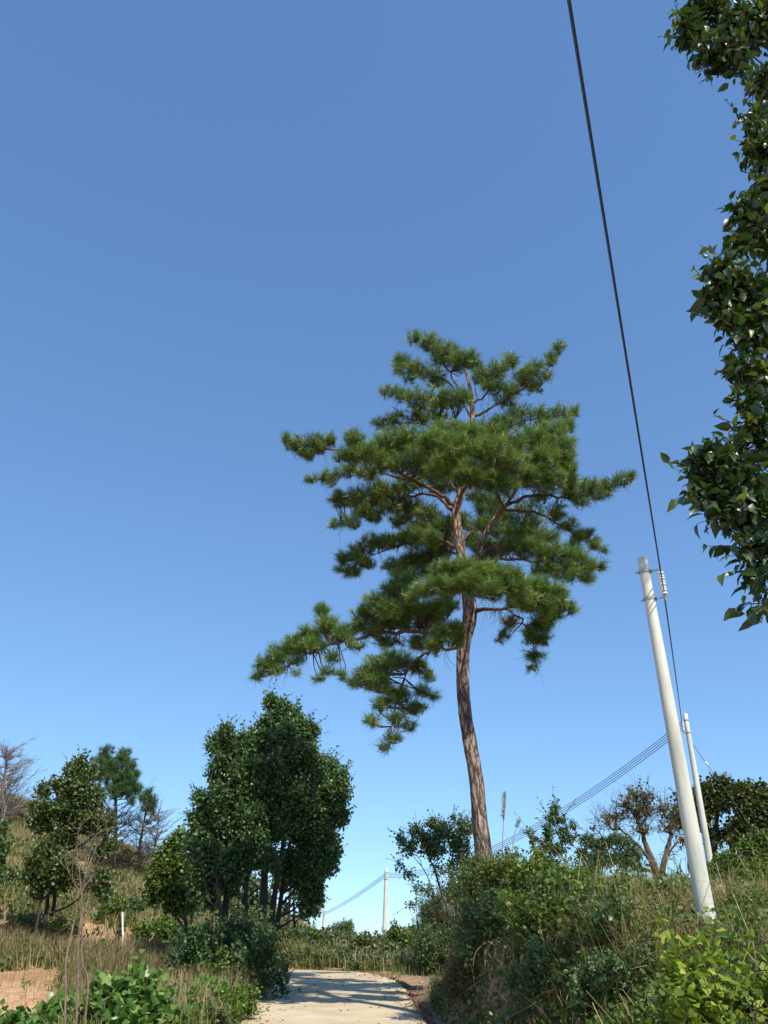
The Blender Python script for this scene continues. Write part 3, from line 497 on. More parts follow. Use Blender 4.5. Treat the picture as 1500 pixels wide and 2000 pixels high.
broad_tree('broadleaf_tree', 'dark leafy tree whose crown bulges out to the right over the lane', 'tree', 26.6, [TR(540,1815,1560,45,.3,.9)],
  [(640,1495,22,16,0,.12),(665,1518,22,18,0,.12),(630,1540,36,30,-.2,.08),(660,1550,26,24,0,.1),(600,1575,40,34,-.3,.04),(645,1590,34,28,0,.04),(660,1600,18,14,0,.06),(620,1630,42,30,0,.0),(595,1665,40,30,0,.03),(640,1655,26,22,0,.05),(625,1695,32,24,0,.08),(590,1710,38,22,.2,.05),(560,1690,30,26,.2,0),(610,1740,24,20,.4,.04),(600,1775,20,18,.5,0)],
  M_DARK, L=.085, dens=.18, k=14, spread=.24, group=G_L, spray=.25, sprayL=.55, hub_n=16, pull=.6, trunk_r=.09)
broad_tree('broadleaf_tree', 'shaded leafy tree hanging low on the left side of the dark group', 'tree', 25.2, [TR(432,1805,1640,-18,-.3,.7), TR(478,1800,1600,14,.4,.8)],
  [(392,1690,24,28,0,0),(385,1725,18,26,0,0),(405,1750,20,22,0,0),(420,1700,36,28,0,0),(445,1720,30,22,.2,0),(470,1680,34,28,.2,0),(490,1650,38,32,.3,0),(520,1675,34,30,.3,0),(400,1665,30,22,0,.03),(375,1655,14,14,0,.06)],
  M_DARK, L=.085, dens=.15, k=13, spread=.24, group=G_L, spray=.25, sprayL=.5, hub_n=14, pull=.6, trunk_r=.09)
broad_tree('broadleaf_tree', 'smaller mid green tree tucked behind the left edge of the dark group', 'tree', 29.5, [TR(365,1820,1690,-14,0,.7), TR(372,1815,1720,8,.2,.5)],
  [(358,1635,18,18,0,.08),(340,1655,22,18,0,.1),(322,1680,22,18,0,.1),(305,1705,20,16,0,.1),(345,1690,32,26,0,.04),(315,1735,28,22,0,.05),(350,1735,30,26,0,.02),(300,1750,14,14,0,.05),(365,1765,22,18,0,.05),(340,1770,18,12,0,.02)],
  M_MID, L=.12, dens=.16, k=9, spread=.22, trunk_r=.09)
broad_tree('broadleaf_tree', 'slim tree with thin bare stems beyond the lane right of the dark group', 'tree', 38.5, [TR(563,1815,1700,6,0,.8), TR(575,1812,1710,-3,.5,.6)],
  [(575,1700,26,18,0,.03),(600,1715,26,18,0,.04),(550,1720,26,18,0,0),(610,1760,20,22,0,.03),(585,1750,20,14,0,.03,.6),(560,1770,18,10,.5,.05,.5)],
  M_BLUE, L=.15, dens=.12, k=8, spread=.25, trunk_r=.10)
broad_tree('broadleaf_tree', 'pale leafed tree seen through the trunks of the dark group', 'tree', 41, [TR(470,1800,1720,6,0,.8)],
  [(470,1715,22,18,0,.05),(450,1735,22,16,0,.06),(495,1730,26,16,0,.04),(515,1755,24,14,0,.04),(480,1755,24,14,0,.04)],
  M_BLUE, L=.16, dens=.12, k=8, spread=.25, trunk_r=.08)

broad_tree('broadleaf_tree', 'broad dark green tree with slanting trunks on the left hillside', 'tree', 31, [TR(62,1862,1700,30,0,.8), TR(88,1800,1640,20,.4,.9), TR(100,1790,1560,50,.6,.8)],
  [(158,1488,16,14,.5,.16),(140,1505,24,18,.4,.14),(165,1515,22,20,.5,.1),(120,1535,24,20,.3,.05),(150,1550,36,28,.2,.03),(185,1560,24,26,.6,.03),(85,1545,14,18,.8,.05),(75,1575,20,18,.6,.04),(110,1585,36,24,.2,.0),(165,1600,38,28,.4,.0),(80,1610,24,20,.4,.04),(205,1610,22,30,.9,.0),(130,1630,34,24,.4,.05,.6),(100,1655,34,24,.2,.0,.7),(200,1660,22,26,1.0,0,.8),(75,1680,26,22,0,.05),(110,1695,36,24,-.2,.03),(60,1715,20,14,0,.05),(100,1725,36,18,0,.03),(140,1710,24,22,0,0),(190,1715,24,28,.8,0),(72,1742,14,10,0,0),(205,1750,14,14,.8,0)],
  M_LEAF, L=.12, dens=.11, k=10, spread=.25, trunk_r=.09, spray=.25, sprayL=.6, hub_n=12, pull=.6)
broad_tree('broadleaf_tree', 'narrow strip of a dark tree cut off by the left edge of the photo', 'tree', 33, [TR(-25,1800,1680,6,0,.8)],
  [(0,1620,12,16,0,.03),(-20,1640,24,24,0,.03),(0,1665,14,20,0,0),(-12,1700,20,24,0,0)], M_DARK, L=.13, dens=.16, k=9, spread=.22, trunk_r=.09)

# pines on the ridge
def ridge_pine(label, Y0, trunk, pads, bare, seed, tr=.11, green=True, n_bare=90, bl=1.5, mat=None, name='pine_tree', cat='pine tree'):
    r = rng(seed); P = np.array([at(p[0], p[1], Y0) for p in trunk]); g = float(ground(P[0][0], P[0][1])); P = np.vstack([[P[0][0], P[0][1], g - .2], P]) if P[0][2] > g else P
    org = P[0]; root = thing(name, org, label, cat); wm = MB(); pl = spline(P, 6); tube(wm, pl, np.linspace(1, .2, len(pl)) * tr, 7)
    for k in range(n_bare):
        t = r.uniform(bare[0], bare[1]); q = pl[int(t * (len(pl) - 1))]; a = r.uniform(0, 2*math.pi); L = bl * r.uniform(.5, 1.1) * (1.15 - t*.7)
        e = q + np.array([math.cos(a)*L, math.sin(a)*L, L * r.uniform(.1, .9)]); mid = (q+e)/2 + [0, 0, -.08*L]
        b = spline(np.array([q, mid, e]), 3); tube(wm, b, np.linspace(.022, .007, len(b)), 4)
        m = 12; s0 = b[r.integers(1, len(b), m)]; e2 = s0 + (e - q) * r.uniform(.15, .35, (m, 1)) + rdir(r, m) * L * .18; segs(wm, s0, e2, .008, .005, 3); s1 = s0 + (e2 - s0) * .6; segs(wm, s1, s1 + rdir(r, m) * L * .13 + (e - q) * .1, .006, .004, 3)
    if pads:
        hubs, tips, hid, tone = pad_pts(r, pads, Y0, .22, 6, up=.05, rad=1.12); a, _ = near_pt(pl, hubs); segs(wm, a, hubs, .03, .014, 4, r.normal(0, .06, hubs.shape)); segs(wm, hubs[hid], tips, .014, .008)
    wm.build('trunk', mat or M_TRUNK, root, smooth=True, origin=org)
    if pads:
        fm = MB(); ax = tips - hubs[hid]; ax[:, 2] += .3; needles(fm, r, tips, ax, 40, .26, .016); fm.build('crown', M_PINE2, root, origin=org)
    return root
ridge_pine('two-headed pine standing behind the broad dark tree on the hillside', 44, [(222,1680),(226,1610),(224,1540),(208,1475)],
  [(208,1470,13,12,0),(198,1490,18,14,0),(212,1500,22,16,0),(240,1475,13,12,0),(244,1495,20,16,0),(250,1520,22,16,0),(225,1520,24,18,0),(195,1515,16,12,0),(248,1545,22,14,0),(265,1540,9,10,0),(225,1548,20,14,0,0,.8),(255,1565,9,8,0,0,.6)], (.12,.62), 'rp1', .16, n_bare=70, bl=2.0)
ridge_pine('small slim pine with a tufted top on the left ridge', 46, [(268,1695),(275,1640),(284,1590),(290,1545)],
  [(290,1548,9,9,0),(283,1562,12,9,0),(297,1565,10,8,0),(290,1580,14,9,0),(300,1590,6,5,0,0,.7)], (.1,.75), 'rp2', .12, n_bare=60, bl=1.5)
ridge_pine('leafless dead pine beside the slim pine on the ridge', 46, [(296,1705),(302,1660),(308,1620),(310,1580)], [], (.12,.98), 'rp3', .11, n_bare=90, bl=1.5, name='dead_tree', cat='dead tree', mat=M_GREYTWIG)
ridge_pine('tall bare grey tree at the left edge on the hilltop', 47, [(8,1590),(6,1550),(12,1500),(14,1462)], [], (.1,.98), 'rp4', .2, n_bare=150, bl=2.1, name='bare_tree', cat='bare tree', mat=M_GREYTWIG)

# ------------------------------------------------------------------ trees on the right
broad_tree('small_tree', 'airy small-leaved tree leaning left behind the big pine trunk', 'tree', 23, [[(880,1795,0,0,.8),(862,1740,0,0),(845,1690,0,0),(830,1640,0,0)], [(892,1790,.2,0,.7),(886,1720,.2,0),(882,1650,.2,0)], [(850,1760,0,0,.4),(838,1720,0,0),(815,1672,0,0)]],
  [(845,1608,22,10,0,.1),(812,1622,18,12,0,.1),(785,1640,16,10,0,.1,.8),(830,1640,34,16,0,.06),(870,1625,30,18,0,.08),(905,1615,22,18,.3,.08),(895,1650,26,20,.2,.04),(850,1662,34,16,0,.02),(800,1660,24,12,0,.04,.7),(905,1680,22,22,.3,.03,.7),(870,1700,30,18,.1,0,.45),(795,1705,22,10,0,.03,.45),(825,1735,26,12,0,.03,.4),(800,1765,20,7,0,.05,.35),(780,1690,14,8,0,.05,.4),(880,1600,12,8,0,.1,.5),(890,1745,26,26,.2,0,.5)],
  M_BLUE, L=.065, dens=.16, k=8, spread=.15, trunk_r=.05, limb_r=.02, wood=.7, spray=.35, sprayL=.35)
broad_tree('sapling', 'feathery young tree with upswept branches on the right bank', 'sapling', 19, [TR(1073,1730,1580,8,0,.6)],
  [(1082,1580,5,10,0,.05),(1078,1600,9,12,0,0),(1072,1625,8,16,0,-.03),(1095,1602,12,6,0,.05,.7),(1100,1622,14,7,0,.05,.7),(1118,1610,10,5,0,.05,.7),(1106,1640,16,7,0,.03,.7),(1068,1650,10,14,0,0,.8),(1045,1640,10,7,0,.05,.6),(1037,1625,5,6,0,.05,.6),(1055,1665,12,8,0,.03,.6),(1090,1660,18,10,0,0,.6),(1122,1635,8,5,0,.05,.6),(1080,1690,24,12,0,.05,.6)],
  M_BLUE, L=.10, dens=.32, k=6, spread=.07, tmpl=T_LANCE, trunk_r=.03, limb_r=.014, wood=.5, droop=.1)
broad_tree('gnarled_tree', 'half-bare gnarled tree with sparse rusty leaves and forked dark limbs', 'tree', 25, [[(1285,1735,0,0,1.3),(1278,1690,0,0),(1262,1655,0,0),(1255,1625,0,0),(1240,1595,0,0)], [(1290,1735,.2,0,1.2),(1298,1680,.2,0),(1308,1640,.3,0),(1312,1600,.3,0)], [(1278,1705,0,0,.8),(1262,1670,-.2,0),(1235,1640,-.2,0),(1210,1618,-.2,0)]],
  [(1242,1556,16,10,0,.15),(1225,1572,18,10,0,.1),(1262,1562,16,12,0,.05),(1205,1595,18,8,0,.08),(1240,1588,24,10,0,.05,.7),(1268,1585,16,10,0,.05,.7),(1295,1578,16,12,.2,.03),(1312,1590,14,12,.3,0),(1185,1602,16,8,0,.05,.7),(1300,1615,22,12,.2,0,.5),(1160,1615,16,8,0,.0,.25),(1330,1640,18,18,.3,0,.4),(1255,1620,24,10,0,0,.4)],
  M_RUSSET, L=.08, dens=.20, k=2, spread=.12, trunk_r=.085, limb_r=.034, wood=1.3, spray=.4, sprayL=.35, rad=1.25, bark=M_TWIG, bare_n=260, bareL=.75)
broad_tree('shrub', 'drooping grey-green shrub left of the gnarled tree', 'shrub', 22.5, [TR(1165,1735,1660,0,0,.5)],
  [(1150,1645,20,12,0,.0),(1175,1650,20,14,0,0),(1195,1640,14,10,0,0),(1140,1670,14,14,0,0),(1175,1678,30,16,0,0),(1150,1698,24,12,0,.03)], M_BLUE, L=.10, dens=.2, k=8, spread=.12, tmpl=T_LANCE, trunk_r=.04, wood=.6)
broad_tree('shrub', 'dark drooping shrub between the grey-green shrub and the gnarled tree', 'shrub', 22, [TR(1225,1735,1660,0,0,.5)],
  [(1220,1645,18,12,0,0),(1235,1665,20,16,0,0),(1215,1680,18,16,0,-.03),(1240,1690,14,12,0,0)], M_BLUE, L=.10, dens=.2, k=8, spread=.12, tmpl=T_LANCE, trunk_r=.04, wood=.6)
broad_tree('broadleaf_tree', 'dense dark olive tree behind the two concrete poles', 'tree', 33, [TR(1390,1690,1560,14,0,1.4), TR(1425,1690,1560,20,.5,1.3), TR(1350,1700,1590,-10,.2,1.0)],
  [(1405,1528,24,12,0,.05),(1380,1545,26,16,0,.03),(1425,1548,28,18,0,.03),(1345,1562,24,18,0,0),(1395,1572,34,18,0,0),(1330,1590,18,18,0,0),(1360,1600,28,20,0,0),(1325,1610,14,10,0,0),(1395,1635,26,14,.3,0,.8),(1430,1625,24,18,.3,0,.6)],
  M_OLIVE, L=.13, dens=.16, k=10, spread=.24, trunk_r=.13)
broad_tree('broadleaf_tree', 'brownish olive tree cut off by the right edge of the photo', 'tree', 32, [TR(1480,1720,1580,10,0,1.4)],
  [(1450,1545,22,14,0,.12),(1478,1545,22,16,0,.1),(1500,1560,24,20,0,.08),(1455,1575,26,20,0,.05),(1485,1590,28,24,0,.03),(1520,1600,34,34,0,.05),(1450,1610,24,20,0,0),(1475,1635,28,24,0,0),(1505,1650,28,28,0,.0),(1440,1640,16,12,0,0,.7)],
  M_OLIVE, L=.13, dens=.16, k=10, spread=.24, trunk_r=.14)
broad_tree('leafy_shrub', 'upright shrub of narrow bright green leaves right of the far pole', 'shrub', 21, [TR(1440,1800,1700,6,0,.5), TR(1475,1800,1690,0,.3,.5), TR(1415,1800,1715,-4,0,.4)],
  [(1425,1680,22,14,0,.05),(1460,1660,22,16,0,.05),(1490,1640,16,16,0,.05),(1405,1700,16,18,0,0),(1440,1705,34,22,0,.03),(1480,1700,30,26,0,.03),(1425,1740,34,22,0,0),(1470,1750,34,24,0,0),(1510,1700,24,40,0,.03),(1500,1770,24,18,0,0)],
  M_MID, L=.13, dens=.2, k=9, spread=.13, tmpl=T_LANCE, trunk_r=.04, wood=.6, wid=1.2)
for j, (px, lab, top) in enumerate(((984, 'tallest dry reed plume rising right of the pine trunk', 1545), (1002, 'shorter dry reed stalk beside the tallest plume', 1598))):
    r = rng(lab); Y0 = 17.0; p = [at(px - 4, 1725, Y0), at(px - 2 + 3*j, 1640, Y0), at(px + 2 + 10*j, top + 8, Y0)]; p[0][2] = float(ground(p[0][0], Y0)) - .05
    root = thing('reed', p[0], lab, 'reed'); mb = MB(); pl = spline(np.array(p), 6); tube(mb, pl, np.linspace(.012, .005, len(pl)), 5); mb.build('stem', M_GREYTWIG, root, origin=p[0])
    fm = MB(); n = 170 if j == 0 else 60; t = r.uniform(.70 if j == 0 else .82, 1, n); q = np.stack([np.interp(t, np.linspace(0, 1, len(pl)), pl[:, c]) for c in range(3)], 1) + r.normal(0, .02, (n, 3)); D = rdir(r, n) * .35 + [0, 0, .9]
    put_leaves(fm, q, D, rdir(r, n), r.uniform(.04, .10, n), T_LANCE, np.stack([r.uniform(0, 1, n)]*2 + [np.zeros(n)], 1), .22); fm.build('plume', M_DRY, root, origin=p[0])

# near tree overhanging from the right
def near_tree():
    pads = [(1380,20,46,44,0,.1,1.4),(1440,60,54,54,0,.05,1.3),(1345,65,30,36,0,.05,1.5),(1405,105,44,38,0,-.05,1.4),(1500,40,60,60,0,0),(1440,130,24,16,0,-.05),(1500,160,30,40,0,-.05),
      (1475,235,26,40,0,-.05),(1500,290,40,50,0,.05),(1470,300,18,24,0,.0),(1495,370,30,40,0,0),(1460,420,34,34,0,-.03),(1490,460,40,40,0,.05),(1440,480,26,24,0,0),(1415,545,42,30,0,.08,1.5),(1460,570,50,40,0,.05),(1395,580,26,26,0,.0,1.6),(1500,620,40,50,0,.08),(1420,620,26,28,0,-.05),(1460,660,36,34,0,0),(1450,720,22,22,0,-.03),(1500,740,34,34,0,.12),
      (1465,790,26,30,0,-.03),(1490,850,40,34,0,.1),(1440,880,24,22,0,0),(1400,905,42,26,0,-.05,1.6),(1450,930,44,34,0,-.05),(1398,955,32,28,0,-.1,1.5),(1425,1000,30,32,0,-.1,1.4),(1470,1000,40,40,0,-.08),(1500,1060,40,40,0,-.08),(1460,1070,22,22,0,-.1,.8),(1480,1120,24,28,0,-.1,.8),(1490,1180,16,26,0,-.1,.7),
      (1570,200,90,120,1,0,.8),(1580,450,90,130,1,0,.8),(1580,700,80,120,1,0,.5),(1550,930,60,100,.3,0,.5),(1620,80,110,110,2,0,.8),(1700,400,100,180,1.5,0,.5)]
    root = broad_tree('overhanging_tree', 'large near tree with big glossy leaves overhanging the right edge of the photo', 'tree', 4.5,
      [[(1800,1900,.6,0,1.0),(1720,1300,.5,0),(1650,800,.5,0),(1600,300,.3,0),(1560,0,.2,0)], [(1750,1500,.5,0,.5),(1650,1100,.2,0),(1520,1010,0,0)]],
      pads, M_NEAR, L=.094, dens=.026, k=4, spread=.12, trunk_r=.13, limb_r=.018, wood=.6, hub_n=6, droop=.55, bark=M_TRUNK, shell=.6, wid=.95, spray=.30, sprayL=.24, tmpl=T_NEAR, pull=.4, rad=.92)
near_tree()

# ------------------------------------------------------------------ poles, insulators, cables
def pole(name_label, base, top, r0, r1, side, seed, detail=True, n_ins=4, group='concrete utility poles along the lane', spools=True):
    """side: unit vector towards the spool stack"""
    base = np.array(base, float); top = np.array(top, float); g = float(ground(base[0], base[1])); d = nrm(top - base)
    foot = base - d * ((base[2] - g) / d[2] + .4)
    root = thing('utility_pole', (foot[0], foot[1], g), name_label, 'utility pole', group); org = (foot[0], foot[1], g)
    H = np.linalg.norm(top - foot); mb = MB(); P = foot + d * np.linspace(0, H - .015, 12)[:, None]; P = np.vstack([P, top])
    rad = np.append(np.linspace(r0, r1, 12), r1 * .86); tube(mb, P, rad, 28, cap=True)
    sv = nrm(np.cross(d, np.array([.9, -.35, 0.]))); tube(mb, P[:12] + sv * (rad[:12, None] - .001), .004, 5)
    o = mb.build('shaft', M_CONC, root, origin=org)
    o.data.polygons.foreach_set('use_smooth', [len(p.vertices) == 4 for p in o.data.polygons])
    side = np.array(side, float); side /= np.linalg.norm(side); att = []
    zs = [.24, .69] if detail else [.2, .6]; rr = r1 + .012
    fwd = np.cross(side, d)
    for zz in zs:
        c = top - d * zz; b = MB(); tube(b, np.array([c - d*.022, c + d*.022]), rr + .004, 24)
        tube(b, np.array([c - side*(rr+.05), c - side*rr]), .015, 6, cap=True)
        tube(b, np.array([c + side*(rr-.01), c + side*(rr+.17)]) , .014, 4, cap=True)
        for s in (-1, 1): tube(b, np.array([c + fwd*s*(rr*.6) + side*(rr*.7), c + fwd*s*(rr*.6) + side*(rr*.7+.05)]), .012, 6, cap=True)
        b.build('bracket', M_STEEL, root, origin=org)
    ax = top + side * (rr + .14); b = MB(); tube(b, np.array([ax - d*(zs[0]-.05), ax - d*(zs[1]+.05)]), .011, 8, cap=True)
    b.build('insulator_rod', M_STEEL, root, origin=org)
    for k in range(n_ins):
        c = ax - d * (zs[0] + .04 + (zs[1]-zs[0]-.08) * (k + .5) / n_ins); b = MB()
        prof = [(-.045,.022),(-.042,.046),(-.028,.050),(-.018,.046),(-.010,.026),(.006,.024),(.014,.046),(.026,.050),(.040,.044),(.045,.022)]
        tube(b, np.array([c + d*z for z, _ in prof]), np.array([q for _, q in prof]), 16, cap=True); b.build('insulator', M_PORC, root, smooth=True, origin=org)
        att.append(c + fwd * .03)
    return root, att
def cable(P0, P1, sag, r, mat, label, group, n=24, more=None):
    mb = MB(); t = np.linspace(0, 1, n)[:, None]; P = np.array(P0)*(1-t) + np.array(P1)*t; P[:, 2] -= sag * 4 * (t*(1-t))[:, 0]
    if more is not None:
        for (Q, sg) in more:
            X = P[-1]*(1-t) + np.array(Q)*t; X[:, 2] -= sg * 4 * (t*(1-t))[:, 0]; P = np.vstack([P, X[1:]])
    tube(mb, P, r, 6, cap=True); c = P[0].copy(); o = mb.build('power_cable', mat, origin=c); o.location = c; return tag(o, label, 'cable', group)
b1 = at(1390, 1845, 11.1); t1 = at(1254, 1089, 11.1)
p1, A1 = pole('nearest and thickest pale concrete pole on the right bank', b1, t1, .120, .072, (.93, -.36, 0), 1)
b2 = at(1400, 1765, 29); t2 = at(1338, 1394, 29)
p2, A2 = pole('thinner concrete pole rising just right of the nearest pole', b2, t2, .135, .08, (-.85, -.5, 0), 2)
b3 = at(750, 1838, 60); t3 = at(755, 1696, 60)
p3, A3_ = pole('white distant pole standing alone beyond the bend of the lane', b3, t3, .145, .12, (-.2, -1, 0), 3)
b4 = at(631, 1838, 104); t4 = at(634, 1776, 104)
p4, A4 = pole('smallest and farthest white pole beside the left trees', b4, t4, .22, .18, (-.2, -1, 0), 4)
ordn = ['topmost', 'second', 'third', 'lowest']
for k in range(4):
    a = A1[k]; back = a + np.array([-3.07, -8.26, 0]) * 3.6; back[2] = a[2] + .3
    cable(back, a, .35, .0075, M_WIRE, f'{ordn[k]} black cable overhead running from the top of the photo past the nearest pole', 'black cables from the near pole', more=[(A2[k], .25)])
    cable(A2[k], A3_[k], 1.3, .012, M_WIRE2, f'{ordn[k]} grey wire slanting down left from the thinner pole behind the pine', 'wires behind the pine', n=40)
    cable(A3_[k], A4[k], .22, .014, M_WIRE2, f'{ordn[k]} faint wire sagging between the two distant white poles', 'wires between the far poles', n=40)
g2 = t2 - np.array([0, 0, .95]); ge = at(1590, 1760, 29); ge[2] = float(ground(ge[0], ge[1]))
o = cable(g2, ge, .02, .010, M_WIRE2, 'thin guy wire slanting right from the thinner concrete pole', None); o.name = 'guy_wire'; o['category'] = 'guy wire'
gi = g2 + (ge - g2) * .13; mb = MB(); tube(mb, np.array([gi, gi + (ge-g2)*.012, gi + (ge-g2)*.024]), [.02, .045, .02], 10, cap=True); x = mb.build('guy_insulator', M_PORC, o, origin=np.array(o.location))

# ------------------------------------------------------------------ low vegetation
def hit(px, py, y0=5., y1=140.):
    Y = np.arange(y0, y1, .1); v = (py-1000)/FP; u = (px-750)/FP; t = Y/(CT+v*ST); z = CAMZ + t*(ST-v*CT); g = ground(u*t, Y)
    k = np.nonzero(z < g)[0]; return float(Y[k[0]]) if len(k) else None
def bush(label, px, py, w, h, mat, Y=None, L=.07, k=9, dens=1., tmpl=T_BROAD, name='bush', cat='bush', group=None, tone=0., n=None, spread=.10, stem=1., droop=.2, wid=1., ragged=.35, up=.6):
    """(px,py) pixel of its foot on the ground, w/h size in photo pixels"""
    r = rng(label); Y = Y or hit(px, py) or 30.; p = at(px, py, Y); m = mpp(py, Y); W, Hh = w*m/2, h*m; g = float(ground(p[0], p[1])); org = np.array([p[0], p[1], g])
    top = p[2] + Hh; Hh = max(top - g, .3)
    root = thing(name, org, label, cat, group); nt_ = n or int(max(25, dens * 60 * (W*2) * Hh / (L*8)))
    nl = max(5, int(nt_/25)); c0 = org + np.stack([r.uniform(-1, 1, nl)*W*.75, r.uniform(-1, 1, nl)*W*.7, r.uniform(.25, .8, nl)*Hh], 1); rr = np.stack([np.full(nl, W*.42), np.full(nl, W*.42), np.full(nl, Hh*.3)], 1) * r.uniform(.7, 1.2, (nl, 1))
    c0[:, 2] -= (np.abs(c0[:, 0] - org[0]) / W) ** 2 * Hh * ragged
    i = r.integers(0, nl, nt_); tips = c0[i] + rdir(r, nt_) * rr[i] * r.uniform(.3, 1, (nt_, 1)); tips[:, 2] = np.maximum(tips[:, 2], ground(tips[:, 0], tips[:, 1]) + .03)
    wm = MB(); base = org + np.stack([r.normal(0, W*.25, nl), r.normal(0, W*.25, nl), np.zeros(nl)], 1); base[:, 2] = ground(base[:, 0], base[:, 1]) - .05
    segs(wm, base, c0, .013*stem, .007*stem, 4, r.normal(0, .05, c0.shape)); segs(wm, c0[i], tips, .005*stem, .003*stem, 3, r.normal(0, .02, tips.shape)); fm = MB(); ax = tips - (org + [0, 0, -.1*Hh]); ax[:, 2] += up*.3; leafy(fm, r, tips, ax, k, L, spread, tmpl, droop=droop, wid=wid, tone=tone)
    sprays(wm, fm, r, tips, org, .14, min(.4, Hh*.35), L, tmpl, tone, droop*.5, wid); wm.build('stems', M_TWIG, root, origin=org); fm.build('foliage', mat, root, origin=org); return root

def grass(label, name, n, area, hgt, wdt, mat, mask=None, seed=0, bend=.45, dclear=2.0, kind='stuff', cl=.5, curl=0, patchy=.25):
    r = rng(label); u0, u1, y0, y1 = area
    Y = (r.uniform(y0**1.3, y1**1.3, n*2)) ** (1/1.3); X = r.uniform(u0, u1, n*2) * Y
    if cl: X += r.normal(0, .02, n*2)
    ok = road_dist(X, Y) > dclear + r.uniform(0, .35, n*2); pn = bump_n(X, Y, 1.7, 3) + .6*bump_n(X, Y, 4.3, 1); ok &= pn > -1 + patchy + r.uniform(-.3, .3, n*2)
    if mask is not None: ok &= mask(X, Y, r)
    X, Y = X[ok][:n], Y[ok][:n]; m = len(X); Z = ground(X, Y) - .02; P = np.stack([X, Y, Z], 1)
    H = hgt * r.uniform(.45, 1.15, m) * (1 + .3*bump_n(X, Y, .8, 5)); a = r.uniform(0, 2*math.pi, m); dr = np.stack([np.cos(a), np.sin(a), np.zeros(m)], 1)
    bd = H * bend * r.uniform(.1, 1.4, m); sd_ = nrm(np.cross(dr, [0, 0, 1.]) + r.normal(0, .3, (m, 3))) * (wdt * r.uniform(.5, 1.3, m) / 2)[:, None]
    p1 = P + dr*(bd*.22)[:, None] + np.array([0, 0, 1])*(H*.5)[:, None]; p2 = P + dr*(bd*.65)[:, None] + np.array([0, 0, 1])*(H*.88)[:, None]; p3 = P + dr*(bd*1.25)[:, None] + np.array([0, 0, 1])*(H*(1 - curl))[:, None]
    V = np.stack([P - sd_, P + sd_, p1 - sd_*.9, p1 + sd_*.9, p2 - sd_*.6, p2 + sd_*.6, p3 - sd_*.1, p3 + sd_*.1], 1).reshape(-1, 3); b = np.arange(m)*8
    F = np.concatenate([np.stack([b+q, b+q+1, b+q+3, b+q+2], 1) for q in (0, 2, 4)]); A = np.stack([r.uniform(0, 1, m), .5 + .5*np.clip(bump_n(X, Y, .9, 7), -1, 1), np.zeros(m)], 1)
    mb = MB(); mb.add(V, F, np.tile(A, (3, 1))); o = mb.build(name, mat); return tag(o, label, 'grass', kind=kind)
soil = lambda X, Y, r: ~((X < -.355*Y - .25*np.sin(Y*2.1) + .3) & (Y < 27.5 + np.sin(X)) & (r.uniform(0, 1, len(X)) > .01))
hillbare = lambda X, Y, r: bump_n(X, Y, .55, 9) + .4*bump_n(X, Y, 1.9, 2) < .62 + r.uniform(-.25, .25, len(X))
grass('pale dry grass covering the left hillside', 'hill_grass', 60000, (-.58, -.08, 27, 64), .50, .028, M_DRY, hillbare, bend=.6)
grass('mixed green grass on the left hillside among the trees', 'hill_grass', 26000, (-.58, -.05, 24, 50), .48, .024, M_GRASS, lambda X, Y, r: hillbare(X, Y, r) & soil(X, Y, r), bend=.5, patchy=.5)
grass('tall green and straw grass along the left verge', 'verge_grass', 26000, (-.50, -.04, 12, 29), .55, .013, M_GRASS, soil, bend=.45)
grass('dry stalks standing in the left verge', 'verge_grass', 15000, (-.50, -.08, 13, 30), .75, .011, M_DRY, soil, bend=.4)
grass('brown dead weeds in the left field', 'dead_weeds', 12000, (-.50, -.10, 18, 34), .8, .014, M_BROWN, soil, bend=.5, patchy=.6)
grass('green grass on the low bank beyond the bend', 'verge_grass', 13000, (-.16, .10, 28.5, 60), .34, .024, M_GRASS, bend=.5, dclear=1.8)
grass('dry grass on the low bank beyond the bend', 'dry_grass', 14000, (-.20, .10, 31, 60), .60, .022, M_DRY, bend=.5, dclear=1.85)
top_r = lambda X, Y, r: X > np.interp(Y, [5, 11, 18, 22, 30], [1.9, 2.0, 1.6, 2.4, 5])
grass('tall dry grass on top of the right bank', 'dry_grass', 36000, (.06, .62, 9, 34), .48, .011, M_DRY, lambda X, Y, r: top_r(X, Y, r) & (X/Y > .20 + r.normal(0, .05, len(X))) & (X > 3.0), bend=.7)
grass('green grass mixed through the top of the right bank', 'verge_grass', 24000, (.08, .62, 6.5, 26), .40, .012, M_GRASS, lambda X, Y, r: top_r(X, Y, r) & (X/Y > .24 + r.normal(0, .08, len(X))), bend=.6)
face = lambda X, Y, r: (X > np.interp(Y, [5, 10, 18, 23], [1.6, 1.45, .95, 1.2])) & (X < np.interp(Y, [5, 10, 14, 18, 23], [5.5, 4.6, 3.0, 2.6, 3.4]))
grass('hanging brown dead grass on the face of the right bank', 'dead_bracken', 13000, (.03, .62, 6.5, 24), .50, .011, M_BROWN, face, bend=1.5, dclear=1.95, curl=.55)
grass('short pale grass tufts along the foot of the right bank', 'verge_grass', 5000, (.02, .2, 8, 24), .22, .010, M_DRY, lambda X, Y, r: X < np.interp(Y, [5, 10, 18, 23], [2.3, 2.1, 1.5, 1.9]), bend=.7, dclear=1.8, patchy=.6)

grass('sunlit straw grass around the foot of the concrete poles', 'dry_grass', 22000, (.24, .62, 9.5, 24), .50, .012, M_DRY, lambda X, Y, r: (X > 3.0) & (bump_n(X, Y, 1.0, 8) > -.35), bend=.8, curl=.2, patchy=.3)
